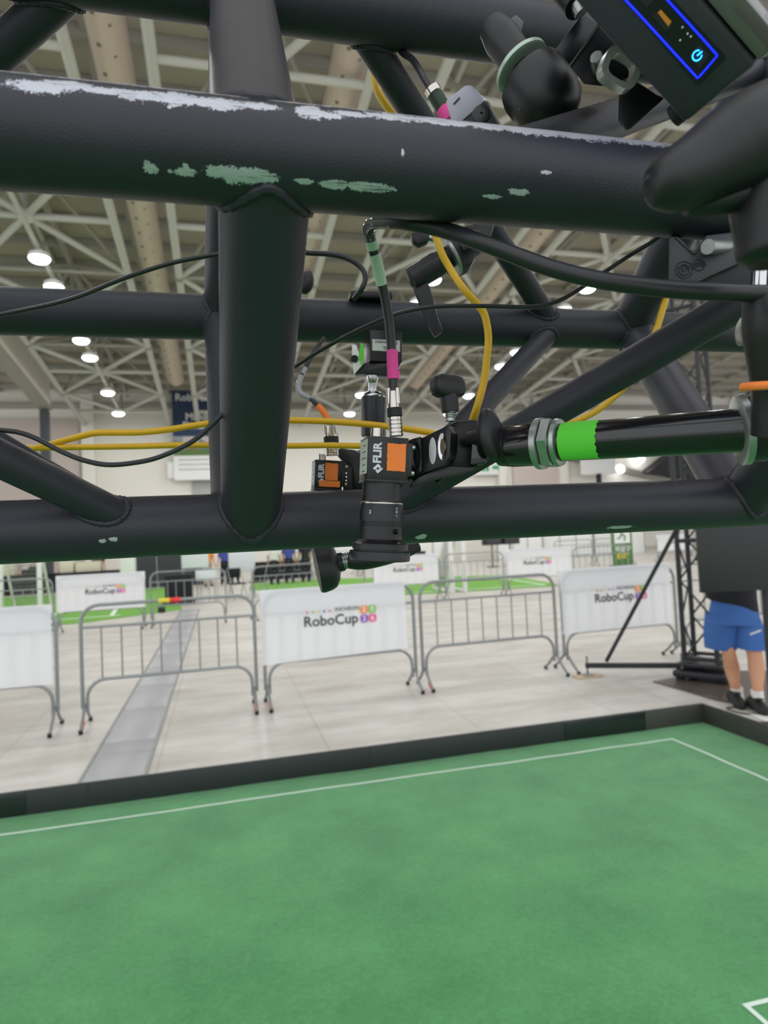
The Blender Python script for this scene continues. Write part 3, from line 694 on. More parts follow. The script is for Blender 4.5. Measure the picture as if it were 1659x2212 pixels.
# ================================================================== PEOPLE
def skin_mesh(name, joints, edges, m_, parent, sub=2):
    me = bpy.data.meshes.new(name); off = parent.location
    me.from_pydata([V(j[:3]) - off for j in joints], edges, []); me.update()
    o = bpy.data.objects.new(name, me); COL.objects.link(o); o.parent = parent
    md = o.modifiers.new('skin', 'SKIN'); md.use_smooth_shade = True
    for i, j in enumerate(joints):
        sv = me.skin_vertices[0].data[i]; r = j[3]; sv.radius = r if isinstance(r, tuple) else (r, r); sv.use_root = (i == 0)
    s_ = o.modifiers.new('sub', 'SUBSURF'); s_.levels = sub; s_.render_levels = sub
    me.materials.append(M[m_] if isinstance(m_, str) else m_); return o
def person(x, y, hh, rz, shirt, pants, hairc, label, stance=.12, arm=0.25, name='person', shorts=False):
    t = thing(name, V((x, y, 0)), label, 'person', None)
    c, s = math.cos(rz), math.sin(rz)
    def L(a, b_, z): return (x + a * c - b_ * s, y + a * s + b_ * c, z * hh)
    def R(v): return v * hh
    J = [L(0, 0, .53) + (R(.065),), L(0, 0, .62) + (R(.06),), L(0, 0, .76) + (R(.075),), L(0, 0, .825) + (R(.045),), L(0, -.005, .865) + (R(.03),), L(0, -.01, .90) + (R(.042),), L(0, -.012, .945) + (R(.05),), L(0, -.008, .98) + (R(.032),)]
    E = [(0, 1), (1, 2), (2, 3), (3, 4), (4, 5), (5, 6), (6, 7)]
    for sg in (-1, 1):
        k = len(J)
        J += [L(sg * .055 * hh, 0, .50) + (R(.05),), L(sg * (stance * .8), -.02, .285) + (R(.034),), L(sg * stance, 0, .2) + (R(.033),), L(sg * stance, .01, .045) + (R(.02),), L(sg * stance * 1.05, -.1, .018) + (R(.02),)]
        E += [(0, k), (k, k + 1), (k + 1, k + 2), (k + 2, k + 3), (k + 3, k + 4)]
        k = len(J)
        J += [L(sg * .105 * hh, 0, .81) + (R(.032),), L(sg * (.13 * hh), .02, .64) + (R(.024),), L(sg * .14 * hh, -arm * .5, .50) + (R(.018),), L(sg * .14 * hh, -arm * .62, .455) + (R(.02),)]
        E += [(3, k), (k, k + 1), (k + 1, k + 2), (k + 2, k + 3)]
        for f in range(4):
            J.append(L(sg * .14 * hh + (f - 1.5) * .018, -arm * .68, .415) + (R(.005),)); E.append((k + 3, len(J) - 1))
        J.append(L(sg * .14 * hh - sg * .045, -arm * .66, .44) + (R(.0055),)); E.append((k + 3, len(J) - 1))
    skin_mesh('body', J, E, 'skin', t)
    # shirt
    mb = MB()
    prof = [(.50, .098, .072), (.58, .092, .068), (.68, .102, .072), (.76, .112, .074), (.815, .105, .062), (.845, .045, .042)]
    U_, W_ = V((c, s, 0)), V((-s, c, 0)); prev = None
    for (z, a_, b_) in prof:
        k = mb.ring(V((x, y, z * hh)), U_, W_, a_ * hh, 20, b_ * hh)
        if prev: mb.skinr(prev, k)
        prev = k
    for sg in (-1, 1):
        a_ = V(L(sg * .09 * hh, 0, .815)); b_ = V(L(sg * .13 * hh, .018, .66)); mb.cyl(a_, b_, .043 * hh, .036 * hh, 14)
    fin(mb, 'shirt', shirt, t, sharp=60)
    mb = MB(); hem = .30 if shorts else .045
    k0 = mb.ring(V((x, y, .555 * hh)), U_, W_, .092 * hh, 20, .07 * hh); k1 = mb.ring(V((x, y, .49 * hh)), U_, W_, .102 * hh, 20, .074 * hh); mb.skinr(k0, k1)
    for sg in (-1, 1):
        pts = [V(L(sg * .045 * hh, 0, .51)), V(L(sg * stance * .75, -.015, .30)), V(L(sg * stance, 0, .19)), V(L(sg * stance, .01, hem))] if not shorts else [V(L(sg * .05 * hh, 0, .51)), V(L(sg * stance * .8, -.02, .29))]
        rs = [.056 * hh, .045 * hh, .042 * hh, .038 * hh] if not shorts else [.062 * hh, .066 * hh]
        mb.tube(pts, rs, 16, 4)
    fin(mb, 'trousers', pants, t, sharp=60)
    fin(MB().sphere(V(L(0, .012, .955)), .058 * hh, (1, 1.05, .85)), 'hair', hairc, t)
    # face
    f = fin(MB().sphere(V(L(0, -.068 * hh - .005, .918)), .012, (.8, 1, 1.4)), 'nose', 'skin', t)
    for sg in (-1, 1): fin(MB().sphere(V(L(sg * .03, -.055 * hh - .005, .932)), .008), 'eye', 'print', t)
    for sg in (-1, 1):
        q = V(L(sg * stance * 1.03, -.055, 0)) + V((0, 0, .04))
        fin(MB().sphere(q, .13, (.38, 1.0, .32), Matrix.Rotation(rz, 3, 'Z')), 'shoe', 'rubber', t)
    return t
sh_or = mat('orange_shirt', (240, 140, 50), .8); khaki = mat('khaki_trousers', (172, 155, 138), .85); hair = mat('black_hair', (28, 25, 24), .6)
sh_bl = mat('blue_shirt', (70, 85, 165), .8); sh_w = mat('white_shirt', (225, 222, 220), .8); sh_k = mat('dark_shirt', (34, 36, 46), .8); sh_g = mat('green_shirt', (50, 160, 90), .8); sh_r = mat('red_shirt', (205, 70, 70), .8)
person(-0.5, 26.3, 1.74, .4, sh_or, khaki, hair, 'person in orange shirt and khaki trousers standing by pale board')
person(0.15, 27.0, 1.70, -.3, sh_bl, sh_k, hair, 'person in blue top standing just right of the orange shirt')
person(0.55, 27.6, 1.66, .2, sh_g, sh_k, hair, 'person in green top behind the large white board edge')
person(1.95, 24.8, 1.68, 3.0, sh_w, sh_k, hair, 'person in white top and dark trousers right of the white board')
person(2.55, 25.2, 1.75, 2.8, sh_bl, sh_k, hair, 'person in blue shirt between white top and dark clothes')
person(3.2, 25.3, 1.77, 3.3, sh_k, sh_k, hair, 'person in all dark clothes left of the round black knob')
person(4.0, 27.0, 1.7, .1, sh_w, sh_k, hair, 'person in pale top partly behind the round black knob')
person(-7.9, 30.0, 1.7, .1, sh_w, sh_k, hair, 'person in white top behind the far tables near the left goal')
person(-6.4, 30.2, 1.7, -.2, sh_r, sh_k, hair, 'person in red top behind the far tables')
person(-5.1, 30.1, 1.72, .3, sh_k, sh_k, hair, 'person in black top behind the far tables beside the pillar')
person(7.2, 29.0, 1.7, .3, sh_k, khaki, hair, 'person in dark top and khaki trousers beyond the right goal')

# ---- bystander in blue shorts beside the tower
Zp = 5.64
bm_b = mat('blue_shorts', (58, 100, 168), .8, noise=.15, nscale=6)
bs = thing('person', G(1612, 1530), 'person in black top, blue shorts, white socks and black shoes standing by the tower', 'person')
def Q(x, y, z=0.0): return tuple(P(x, y, Zp + z))
J = [Q(1582, 1318) + (.13,), Q(1580, 1270) + (.12,), Q(1578, 1215) + (.14,), Q(1576, 1160) + (.13,), Q(1575, 1135) + (.055,), Q(1574, 1118) + (.07,), Q(1573, 1098) + (.085,), Q(1573, 1080) + (.05,)]
E = [(0, 1), (1, 2), (2, 3), (3, 4), (4, 5), (5, 6), (6, 7)]
gz = lambda x, y: (G(x, y) - C0).dot(FW) - Zp
dl, dr = gz(1594, 1519), gz(1637, 1533)
J += [Q(1562, 1345) + (.09,), Q(1574, 1410, dl * .5 - .03) + (.057,), Q(1581, 1443, dl * .8 + .03) + (.070,), Q(1588, 1480, dl) + (.045,), Q(1593, 1502, dl) + (.04,), Q(1589, 1519, dl - .05) + (.035,)]
E += [(0, 8), (8, 9), (9, 10), (10, 11), (11, 12), (12, 13)]
J += [Q(1602, 1345) + (.09,), Q(1631, 1410, dr * .5 - .03) + (.059,), Q(1634, 1443, dr * .8 + .03) + (.074,), Q(1637, 1485, dr) + (.045,), Q(1637, 1510, dr) + (.042,), Q(1636, 1533, dr - .05) + (.035,)]
E += [(0, 14), (14, 15), (15, 16), (16, 17), (17, 18), (18, 19)]
for sg, k in ((-1, 20), (1, 25)):
    J += [Q(1576 + sg * 48, 1168) + (.055,), Q(1580 + sg * 62, 1225) + (.045,), Q(1578 + sg * 30, 1262, -.2) + (.033,), Q(1578 + sg * 16, 1262, -.26) + (.032,), Q(1578 + sg * 6, 1262, -.3) + (.02,)]
    E += [(3, k), (k, k + 1), (k + 1, k + 2), (k + 2, k + 3), (k + 3, k + 4)]
body = skin_mesh('body', J, E, 'skin', bs)
mb = MB(); kk = None
for (x, y, rx, ry) in ((1594, 1322, 36, 34), (1590, 1310, 46, 38), (1579, 1292, 52, 42), (1577, 1265, 52, 42), (1577, 1215, 50, 38), (1576, 1170, 52, 34), (1575, 1150, 40, 26), (1575, 1142, 18, 17)):
    k = mb.ring(P(x, y, Zp), (RT - UP * (.22 if y > 1300 else 0)).normalized(), FW, rx * cr(Zp), 28, ry * cr(Zp))
    if kk: mb.skinr(kk, k)
    kk = k
for sg in (-1, 1): mb.cyl(V(Q(1576 + sg * 44, 1165)), V(Q(1579 + sg * 60, 1215)), .075, .07, 16)
fin(mb, 'black_top', 'tableblack', bs, sharp=60)
mb = MB(); r1 = mb.ring(P(1584, 1298, Zp), RT, FW, 44 * cr(Zp), 28, 38 * cr(Zp)); r2 = mb.ring(P(1585, 1345, Zp), RT, FW, 56 * cr(Zp), 28, 42 * cr(Zp)); mb.skinr(r1, r2)
for pts in ([(1561, 1325, 33), (1557, 1365, 33), (1557, 1400, 31)], [(1602, 1325, 33), (1615, 1365, 34), (1622, 1400, 31)]):
    pv = None
    pp = catmull([V(q) for q in pts], 5)
    for i, q in enumerate(pp):
        k = [mb.bm.verts.new(P(q.x, q.y, Zp + (.07 if pts[0][0] < 1580 else -.07) * (i / len(pp))) + RT * (math.cos(a) * (q.z + 1.5 * math.sin(a * 5)) * cr(Zp)) + FW * (math.sin(a) * (q.z + 1.5 * math.sin(a * 5)) * cr(Zp))) for a in [2 * PI * j / 28 for j in range(28)]]
        if pv: mb.skinr(pv, k)
        pv = k
sho = fin(mb, 'blue_shorts', bm_b, bs, sharp=70)
fin(MB().box(P(1632, 1366, Zp - .16), (.10, .004, .014), Matrix((RT, FW, UP)).transposed() @ Matrix.Rotation(-.35, 3, 'Y')), 'shorts_logo', 'logo', sho)
for (x, y, dz, tx) in ((1593, 1503, dl, -8), (1637, 1508, dr, 0)):
    fin(MB().tube([P(x - 2, y - 17, Zp + dz), P(x, y, Zp + dz), P(x, y + 8, Zp + dz - .02)], [.05, .047, .052], 16, 4), 'white_sock', 'white', bs)
for (x, y, dz, tx) in ((1592, 1524, dl, -.5), (1640, 1538, dr, -.1)):
    g = G(x, y); dirv = V((-.35 + tx * .3, -1, 0)).normalized(); sd = V((-dirv.y, dirv.x, 0))
    mb = MB(); pv = None
    for (a_, w_, h_, z_) in ((-.17, .02, .03, .03), (-.15, .042, .075, .05), (-.08, .05, .10, .06), (0, .05, .085, .05), (.07, .056, .05, .035), (.12, .05, .035, .028), (.15, .02, .02, .02)):
        k = mb.ring(g + dirv * a_ + V((0, 0, max(z_, h_ / 2))), sd, V((0, 0, 1)), w_, 16, h_ / 2 + .012)
        if pv: mb.skinr(pv, k)
        else: mb.bm.faces.new(k)
        pv = k
    mb.bm.faces.new(pv); s_ = fin(mb, 'shoe', 'rubber', bs, sharp=60)
    fin(MB().box(g + dirv * .02 + V((0, 0, .112)), (.05, .05, .012), bev=.004), 'laces', 'print', s_)
fin(MB().sphere(P(1573, 1085, Zp + .02), .105, (1, 1.05, .9)), 'hair', hair, bs)
for sg in (-1, 1): fin(MB().sphere(P(1573 + sg * 8, 1098, Zp - .085), .009), 'eye', 'print', bs)
fin(MB().sphere(P(1573, 1104, Zp - .095), .014, (.8, 1, 1.3)), 'nose', 'skin', bs)

# ================================================================== BLACK LATTICE TOWER
tw = G(1553, 1478); S_ = .31; yaw = math.radians(45 - 12)
lt = thing('lattice_tower', tw, 'black square lattice truss tower standing beside the person in blue shorts', 'tower')
ux, uy = V((math.cos(yaw), math.sin(yaw), 0)), V((-math.sin(yaw), math.cos(yaw), 0))
M['tower'] = mat('tower_black', (36, 38, 42), .45)
cn = [tw, tw + ux * S_, tw + ux * S_ + uy * S_, tw + uy * S_]
zb_, zt_ = .20, 4.6
for c in cn: fin(MB().cyl(c + V((0, 0, zb_)), c + V((0, 0, zt_)), .025, seg=12), 'leg', 'tower', lt)
nbay = 11; bh = (zt_ - zb_ - .05) / nbay
for k in range(nbay + 1):
    z = zb_ + .03 + k * bh
    for i in range(4):
        a_, b_ = cn[i], cn[(i + 1) % 4]
        if k % 3 == 0: fin(MB().cyl(a_ + V((0, 0, z)), b_ + V((0, 0, z)), .02, seg=8), 'rung', 'tower', lt)
        if k < nbay:
            if k % 2: a_, b_ = b_, a_
            fin(MB().cyl(a_ + V((0, 0, z)), b_ + V((0, 0, z + bh)), .010, seg=8), 'diagonal', 'tower', lt)
mid = tw + (ux + uy) * S_ / 2
fin(MB().box(mid + V((0, 0, .17)), (S_ + .12, S_ + .12, .03), Matrix((ux, uy, V((0, 0, 1)))).transposed(), .004), 'base_plate', 'tower', lt)
fin(MB().box(mid + V((0, 0, .08)), (.5, .5, .06), Matrix((ux, uy, V((0, 0, 1)))).transposed(), .01), 'dolly', 'tower', lt)
for i, c in enumerate(cn):
    cc = mid + (c - mid) * 1.25
    fin(MB().cyl(cc + V((-.02, 0, .05)), cc + V((.02, 0, .05)), .05, seg=16), 'caster', 'rubber', lt)
# outrigger: horizontal beam, screw jacks, brace
j1, j2 = G(1270, 1462), G(1475, 1468)
j1t, j2t = j1 + V((0, 0, .12)), j2 + V((0, 0, .105))
fin(member(j1t + (j1t - j2t).normalized() * .02, mid + V((0, 0, .14)), .05, .05), 'outrigger_beam', 'tower', lt)
q = onp(1310, 1428, j1t, V((0, 1, 0))); top = P(1459, 1147, 6.35)
dr_ = (top - q)
fin(MB().cyl(q, q + dr_ * 1.9, .02, seg=12), 'outrigger_brace', 'tower', lt)
for j, hj in ((j1, .22), (j2, .27)):
    sj = fin(MB().cyl(j + V((0, 0, .02)), j + V((0, 0, hj)), .012, seg=10), 'screw_jack', 'steel', lt)
    fin(MB().cyl(j + V((0, 0, .016)), j + V((0, 0, .03)), .06, seg=16), 'jack_foot', 'steel', sj)
o = fin(MB().box(j1 + V((0, 0, .009)), (.30, .14, .016), bev=.003), 'wooden_pad', mat('plywood', (205, 180, 150), .7)); tag(o, 'small plywood pad under the screw jack of the outrigger', 'pad')
fm_ = [G(1411, 1474), G(1550, 1515), G(1659, 1532), G(1800, 1540), G(1800, 1450), G(1540, 1452)]
o = fin(MB().prism([V((q.x, q.y, .002)) for q in fm_], V((0, 0, 1)), .012), 'floor_sheet', mat('dark_steel_sheet', (92, 82, 76), .25, noise=.3, nscale=4)); tag(o, 'dark brown glossy sheet on the floor under the lattice tower', 'sheet')
tw2 = thing('paper_sheet', G(1640, 1552), 'white sheet with faint print lying just outside the right field board', 'paper')
q_ = [G(1612, 1541), G(1665, 1548), G(1720, 1565), G(1665, 1566)]
fin(MB().prism([V((q.x + .0, q.y, .004)) for q in q_], V((0, 0, 1)), .004), 'paper', 'white', tw2)
o = fin(MB().prism([V((3.28, 8.8, .002)), V((3.44, 8.82, .002)), V((3.42, 8.98, .002)), V((3.24, 8.96, .002))], V((0, 0, 1)), .006), 'floor_marker', mat('pale_cyan', (190, 235, 225), .3)); tag(o, 'pale cyan square card on floor behind the right bare barrier', 'card')
o = fin(MB().tube([V((p.x, p.y, .008)) for p in (G(1590, 1530), G(1570, 1532), G(1600, 1542), G(1640, 1545), G(1700, 1548))], .006, 8, 6), 'floor_cable', 'cablek'); tag(o, 'thin black cable lying on the floor at the bystander feet', 'cable')
# black flat panel on a slim post, under the truss end
Zk = 4.9
pn = thing('flat_panel', P(1648, 1500, Zk), 'large plain black flat panel on a slim black post hiding the bystander above the waist', 'panel')
a_ = P(1503, 1132, Zk); up_ = V((0, 0, 1)); rt_ = V((RT.x, RT.y, 0)).normalized()
hgt = 148 * cr(Zk); wid = .75
fin(MB().box(a_ + rt_ * wid / 2 - up_ * hgt / 2, (wid, .035, hgt), Matrix((rt_, up_.cross(rt_), up_)).transposed(), .003), 'panel_body', mat('panel_black', (30, 34, 33), .5), pn)
pc = P(1649, 1276, Zk) + rt_ * .03 + (up_.cross(rt_)) * .03
fin(MB().cyl(V((pc.x, pc.y, .02)), pc + V((0, 0, .1)), .028, seg=12), 'post', 'tower', pn)
fin(MB().cyl(V((pc.x, pc.y, .014)), V((pc.x, pc.y, .03)), .15, seg=24), 'post_base', 'tower', pn)

# ================================================================== THE BOX TRUSS
DY, DP = .2347, .0377
dt = RT * (math.cos(DP) * math.cos(DY)) + UP * math.sin(DP) + FW * (math.cos(DP) * math.sin(DY))
dx_, dz_ = math.cos(DP) * math.cos(DY), math.cos(DP) * math.sin(DY)
CH = {'A': (0, .1859, .3491), 'B': (0, -.0044, .5791), 'C': (0, .4211, .5475), 'D': (0, .229, .7847)}
def jt(k, x):
    s_ = (x - CX) / F; t = s_ * CH[k][2] / (dx_ - s_ * dz_); return cf(*CH[k]) + dt * t
RC = .025
trs = thing('box_truss', cf(0, -.03, .55), 'black painted box truss with chipped paint, carrying the cameras and cables', 'truss')
# paint with bare chips for the front chord, driven by (distance along, angle) of the tube
def uvA(x, y):
    """where the sight line through a photo point meets the front chord: distance along and angle"""
    o = cf(*CH['A']); d = ray(x, y).normalized(); w0 = C0 - o
    a = d - dt * d.dot(dt); b_ = w0 - dt * w0.dot(dt); A_, B_, C_ = a.dot(a), 2 * a.dot(b_), b_.dot(b_) - RC * RC
    D_ = max(0, B_ * B_ - 4 * A_ * C_); s_ = (-B_ - math.sqrt(D_)) / (2 * A_); p = w0 + d * s_
    u, v = basis(dt); q = p - dt * p.dot(dt)
    return p.dot(dt), math.atan2(q.dot(v), q.dot(u)) * RC
def chip_material(name, spots, base='paint', strips=()):
    m = M[base].copy(); m.name = name; nt = m.node_tree; b = nt.nodes['Principled BSDF']; L = nt.links
    uv = nt.nodes.new('ShaderNodeUVMap'); sp = nt.nodes.new('ShaderNodeSeparateXYZ'); L.new(uv.outputs[0], sp.inputs[0])
    def noi(sc, det=6):
        mp = nt.nodes.new('ShaderNodeMapping'); mp.inputs['Scale'].default_value = sc; L.new(uv.outputs[0], mp.inputs[0])
        n = nt.nodes.new('ShaderNodeTexNoise'); n.inputs['Scale'].default_value = 1; n.inputs['Detail'].default_value = det; n.inputs['Roughness'].default_value = .62; L.new(mp.outputs[0], n.inputs['Vector']); return n.outputs[0]
    def mth(op, a, b_=None, c=None):
        n = nt.nodes.new('ShaderNodeMath'); n.operation = op
        for i, v in enumerate((a, b_, c)):
            if v is None: continue
            if isinstance(v, (int, float)): n.inputs[i].default_value = v
            else: L.new(v, n.inputs[i])
        return n.outputs[0]
    nz = mth('ADD', mth('SUBTRACT', noi((240, 300, 1)), .5), mth('MULTIPLY', mth('SUBTRACT', noi((900, 1000, 1), 3), .5), .7)); nz2 = mth('SUBTRACT', noi((60, 1500, 1)), .5)
    tot = None
    for (u, v, a, b_, amp, dens) in spots:
        du = mth('DIVIDE', mth('SUBTRACT', sp.outputs[0], u), a); dv = mth('DIVIDE', mth('SUBTRACT', sp.outputs[1], v), b_)
        d = mth('SQRT', mth('ADD', mth('MULTIPLY', du, du), mth('MULTIPLY', dv, dv)))
        e = mth('ADD', d, mth('MULTIPLY', nz, amp))
        if dens: e = mth('ADD', e, mth('MULTIPLY', mth('GREATER_THAN', nz2, dens), 1.0))
        k = mth('LESS_THAN', e, 1.0); tot = k if tot is None else mth('MAXIMUM', tot, k)
    mxc = nt.nodes.new('ShaderNodeMix'); mxc.data_type = 'RGBA'; L.new(tot, mxc.inputs[0])
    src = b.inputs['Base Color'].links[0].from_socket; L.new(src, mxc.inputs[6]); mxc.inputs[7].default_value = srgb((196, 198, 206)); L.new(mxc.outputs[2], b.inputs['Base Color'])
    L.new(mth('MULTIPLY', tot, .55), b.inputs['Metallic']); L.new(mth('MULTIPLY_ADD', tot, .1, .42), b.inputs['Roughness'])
    return m
def chord(k, x0, x1, m_, seg=96):
    a, b_ = (jt(k, x0), jt(k, x1)) if not isinstance(x0, float) else (cf(*CH[k]) + dt * x0, cf(*CH[k]) + dt * x1)
    mb = MB(); u, v = basis(dt); o = cf(*CH[k]); n = 60; pv = None; uvl = mb.bm.loops.layers.uv.new('UVMap'); ta, tb = (a - o).dot(dt), (b_ - o).dot(dt)
    for i in range(n + 1):
        t = ta + (tb - ta) * i / n
        kx = [mb.bm.verts.new(o + dt * t + u * (RC * math.cos(2 * PI * j / seg - PI)) + v * (RC * math.sin(2 * PI * j / seg - PI))) for j in range(seg)]
        if pv:
            for j in range(seg):
                f = mb.bm.faces.new((pv[j], pv[(j + 1) % seg], kx[(j + 1) % seg], kx[j])); tp = ta + (tb - ta) * (i - 1) / n
                for l, q in zip(f.loops, ((tp, j), (tp, j + 1), (t, j + 1), (t, j))): l[uvl].uv = (q[0], (2 * PI * q[1] / seg - PI) * RC)
        pv = kx
    return fin(mb, 'chord', m_, trs)
spots = []
def sp_(x, y, w_, h_, amp=1.9, dens=.11):
    u, v = uvA(x, y); u2, _ = uvA(x + w_, y); _, v2 = uvA(x, y + h_); spots.append((u, v, max(abs(u2 - u), .0004), max(abs(v2 - v), .0003), amp, dens))
for q in ((325, 363, 16, 12), (367, 370, 5, 4), (402, 372, 20, 9), (402, 368, 8, 14), (478, 372, 36, 14), (525, 380, 62, 17), (575, 384, 28, 10), (658, 392, 20, 6), (725, 399, 34, 10, 1.4, .08), (795, 404, 55, 10, 1.5, .08), (1063, 425, 18, 5), (1120, 415, 22, 7, 2.2, .0), (538, 435, 6, 8), (575, 442, 22, 7), (590, 455, 12, 8), (615, 461, 6, 9), (366, 231, 5, 3), (1180, 372, 10, 4, 2.0), (870, 330, 3, 8, 2.0)): sp_(*q)
# the worn ridge: patches hanging from the top of the chord
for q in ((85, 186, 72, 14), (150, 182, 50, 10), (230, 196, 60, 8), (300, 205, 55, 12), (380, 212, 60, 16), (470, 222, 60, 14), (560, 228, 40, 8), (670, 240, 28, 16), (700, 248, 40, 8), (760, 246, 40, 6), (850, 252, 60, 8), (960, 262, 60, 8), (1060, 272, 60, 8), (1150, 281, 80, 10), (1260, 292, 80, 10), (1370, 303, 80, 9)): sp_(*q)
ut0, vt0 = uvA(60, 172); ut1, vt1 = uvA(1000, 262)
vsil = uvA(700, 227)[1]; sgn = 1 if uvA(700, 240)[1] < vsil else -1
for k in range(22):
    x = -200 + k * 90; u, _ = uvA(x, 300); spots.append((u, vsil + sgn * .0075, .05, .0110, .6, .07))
M['chipA'] = chip_material('truss_paint_chipped', spots)
spB = []
def uvK(k, x, y):
    o = cf(*CH[k]); d = ray(x, y).normalized(); w0 = C0 - o; a = d - dt * d.dot(dt); b_ = w0 - dt * w0.dot(dt); A_, B_, C_ = a.dot(a), 2 * a.dot(b_), b_.dot(b_) - RC * RC
    s_ = (-B_ - math.sqrt(max(0, B_ * B_ - 4 * A_ * C_))) / (2 * A_); p = w0 + d * s_; u, v = basis(dt); q = p - dt * p.dot(dt); return p.dot(dt), math.atan2(q.dot(v), q.dot(u)) * RC
for (x, y, w_, h_, am) in ((245, 1165, 10, 5, 2), (222, 1168, 9, 4, 2.4), (910, 1160, 11, 5, 1.6), (1340, 1139, 26, 3, 2.0), (548, 1163, 14, 3, 2)):
    u, v = uvK('B', x, y); u2, _ = uvK('B', x + w_, y); _, v2 = uvK('B', x, y + h_); spB.append((u, v, abs(u2 - u), max(abs(v2 - v), .0003), am, 0))
M['chipB'] = chip_material('truss_paint_nicked', spB)
chord('A', -.62, .95, 'chipA'); chord('B', -.75, .95, 'chipB'); chord('C', -.75, .95, 'paint'); chord('D', -.75, 1.1, 'paint')
def brace(k0, x0, k1, x1, r, name, weld=(1, 1), pm_='paint'):
    a, b_ = jt(k0, x0), jt(k1, x1); d = (b_ - a).normalized()
    o = fin(MB().cyl(a, b_, r, seg=48), name, pm_, trs)
    u, v = basis(d)
    for (k, p0, s_, on) in ((k0, a, 1, weld[0]), (k1, b_, -1, weld[1])):
        if not on: continue
        pts = []; sn = d - dt * d.dot(dt); sn2 = sn.dot(sn); n = 72
        for i in range(n):
            a_ = 2 * PI * i / n; q = u * math.cos(a_) * r * .995 + v * math.sin(a_) * r * .995; qp = q - dt * q.dot(dt)
            # |qp + sn*t| = RC
            B_ = 2 * qp.dot(sn); C_ = qp.dot(qp) - RC * RC; D_ = max(0, B_ * B_ - 4 * sn2 * C_); t = (-B_ + s_ * math.sqrt(D_)) / (2 * sn2)
            pts.append(p0 + q + d * t)
        rs = [.0026 + .0004 * math.sin(i * 2.1) + .0003 * random.random() for i in range(n)]
        fin(MB().tube(pts, rs, 8, 1, closed=True), 'weld_bead', 'paint', o)
    return o
brace('A', 576, 'B', 541, RC * .98, 'upright'); brace('A', 556, 'C', 522, RC * .98, 'upright', pm_='paint2')
brace('C', 520, 'D', 487, RC * .96, 'upright'); brace('D', 487, 'B', 521, RC * .96, 'upright')
brace('C', 1640, 'D', 1355, RC * .96, 'upright'); brace('D', 1368, 'B', 1598, RC * .98, 'upright', pm_='paint2')
brace('A', 2080, 'B', 1600, RC * .98, 'upright', (0, 1)); brace('A', 2120, 'C', 1650, RC * .98, 'upright', (0, 0))
rb = .0132
brace('B', 797, 'A', 1935, rb, 'diagonal', (1, 0)); brace('B', 815, 'D', 1196, rb, 'diagonal')
brace('C', 752, 'D', 1198, rb, 'diagonal'); brace('A', 985, 'C', 1650, rb, 'diagonal')
brace('B', 306, 'A', -1800, rb, 'diagonal', (1, 0)); brace('B', 285, 'D', -520, rb, 'diagonal'); brace('A', 40, 'C', -560, rb, 'diagonal', (1, 0))
brace('C', 190, 'D', -600, rb * 1.1, 'diagonal', (1, 0))

# ================================================================== CABLES
def cable(pts, r, m_, name, label, cat='cable', seg=12, group=None):
    q = [P(*p) for p in pts]; o = fin(MB().tube(q, r, seg, 10), name, m_); return tag(o, label, cat, group)
def rpx(w_, z): return w_ / 2 * cr(z)
ycab = lambda pts, w_, z, lb: cable([p if len(p) == 3 else p + (z,) for p in pts], rpx(w_, z), 'cabley', 'yellow_cable', lb, group='yellow network cables')
ycab([(20, 980), (60, 972), (120, 957), (180, 941), (215, 935), (300, 934), (370, 927), (470, 912), (560, 909), (640, 908), (740, 912), (835, 921), (925, 934), (960, 945)], 14, .62, 'yellow cable running along the truss, upper strand rising from the left diagonal')
ycab([(20, 966), (60, 968), (120, 967), (170, 966), (300, 964), (400, 961), (470, 962), (620, 963), (700, 962), (800, 963), (900, 955), (960, 955)], 13, .62, 'yellow cable running straight along the truss, lower strand behind the front upright')
ycab([(905, 430, .56), (940, 508, .56), (953, 545, .56), (972, 580, .56), (1000, 622, .55), (1035, 662, .55), (1048, 685, .55), (1055, 730, .55), (1051, 780, .55), (1044, 830, .55), (1030, 880, .55), (1020, 910, .56)], 16, .55, 'yellow cable hanging in an S curve above the tilted clamp knob')
ycab([(1470, 560, .8), (1440, 640, .8), (1418, 712, .8), (1390, 780, .8), (1350, 835, .8), (1300, 880, .8), (1250, 908, .8), (1200, 925, .8)], 14, .8, 'yellow cable passing behind the long right diagonal')
ycab([(800, 120, .62), (808, 160, .62), (815, 195, .62), (832, 225, .62), (850, 250, .62), (870, 290, .62)], 17, .62, 'short yellow cable loop above the front chord beside a diagonal')
cable([(-40, 690, .5), (0, 680, .5), (60, 668, .5), (120, 655, .5), (180, 637, .5), (240, 612, .5), (300, 590, .5), (380, 566, .5), (470, 549, .5), (520, 540, .5)], rpx(9.5, .5), 'cablek', 'thin_cable', 'thin black cable rising from left edge to behind the front upright')
cable([(560, 840, .52), (640, 790, .5), (690, 758, .49), (760, 720, .48), (830, 688, .47), (880, 672, .47), (950, 662, .47), (1050, 661, .47), (1150, 663, .47), (1200, 652, .47), (1240, 632, .47), (1300, 592, .47), (1360, 552, .47), (1420, 515, .46), (1480, 470, .46)], rpx(9, .48), 'cablek', 'thin_cable', 'thin black cable crossing in front of the camera cable to the upper right')
cable([(-40, 925, .45), (0, 929, .45), (40, 934, .45), (80, 948, .45), (130, 974, .45), (180, 994, .45), (235, 1004, .45), (300, 998, .45), (350, 985, .45), (410, 957, .45), (450, 925, .45), (485, 890, .45), (540, 840, .46)], rpx(11, .45), 'cablek', 'thin_cable', 'thin black cable sagging in a loop over the left diagonal')
cable([(600, 540, .7), (665, 546, .7), (710, 549, .7), (750, 558, .7), (780, 578, .7), (789, 602, .7), (780, 626, .7), (765, 645, .72)], rpx(12, .7), 'cablek', 'bent_cable', 'black cable bending down onto the back lower chord beside the front upright')
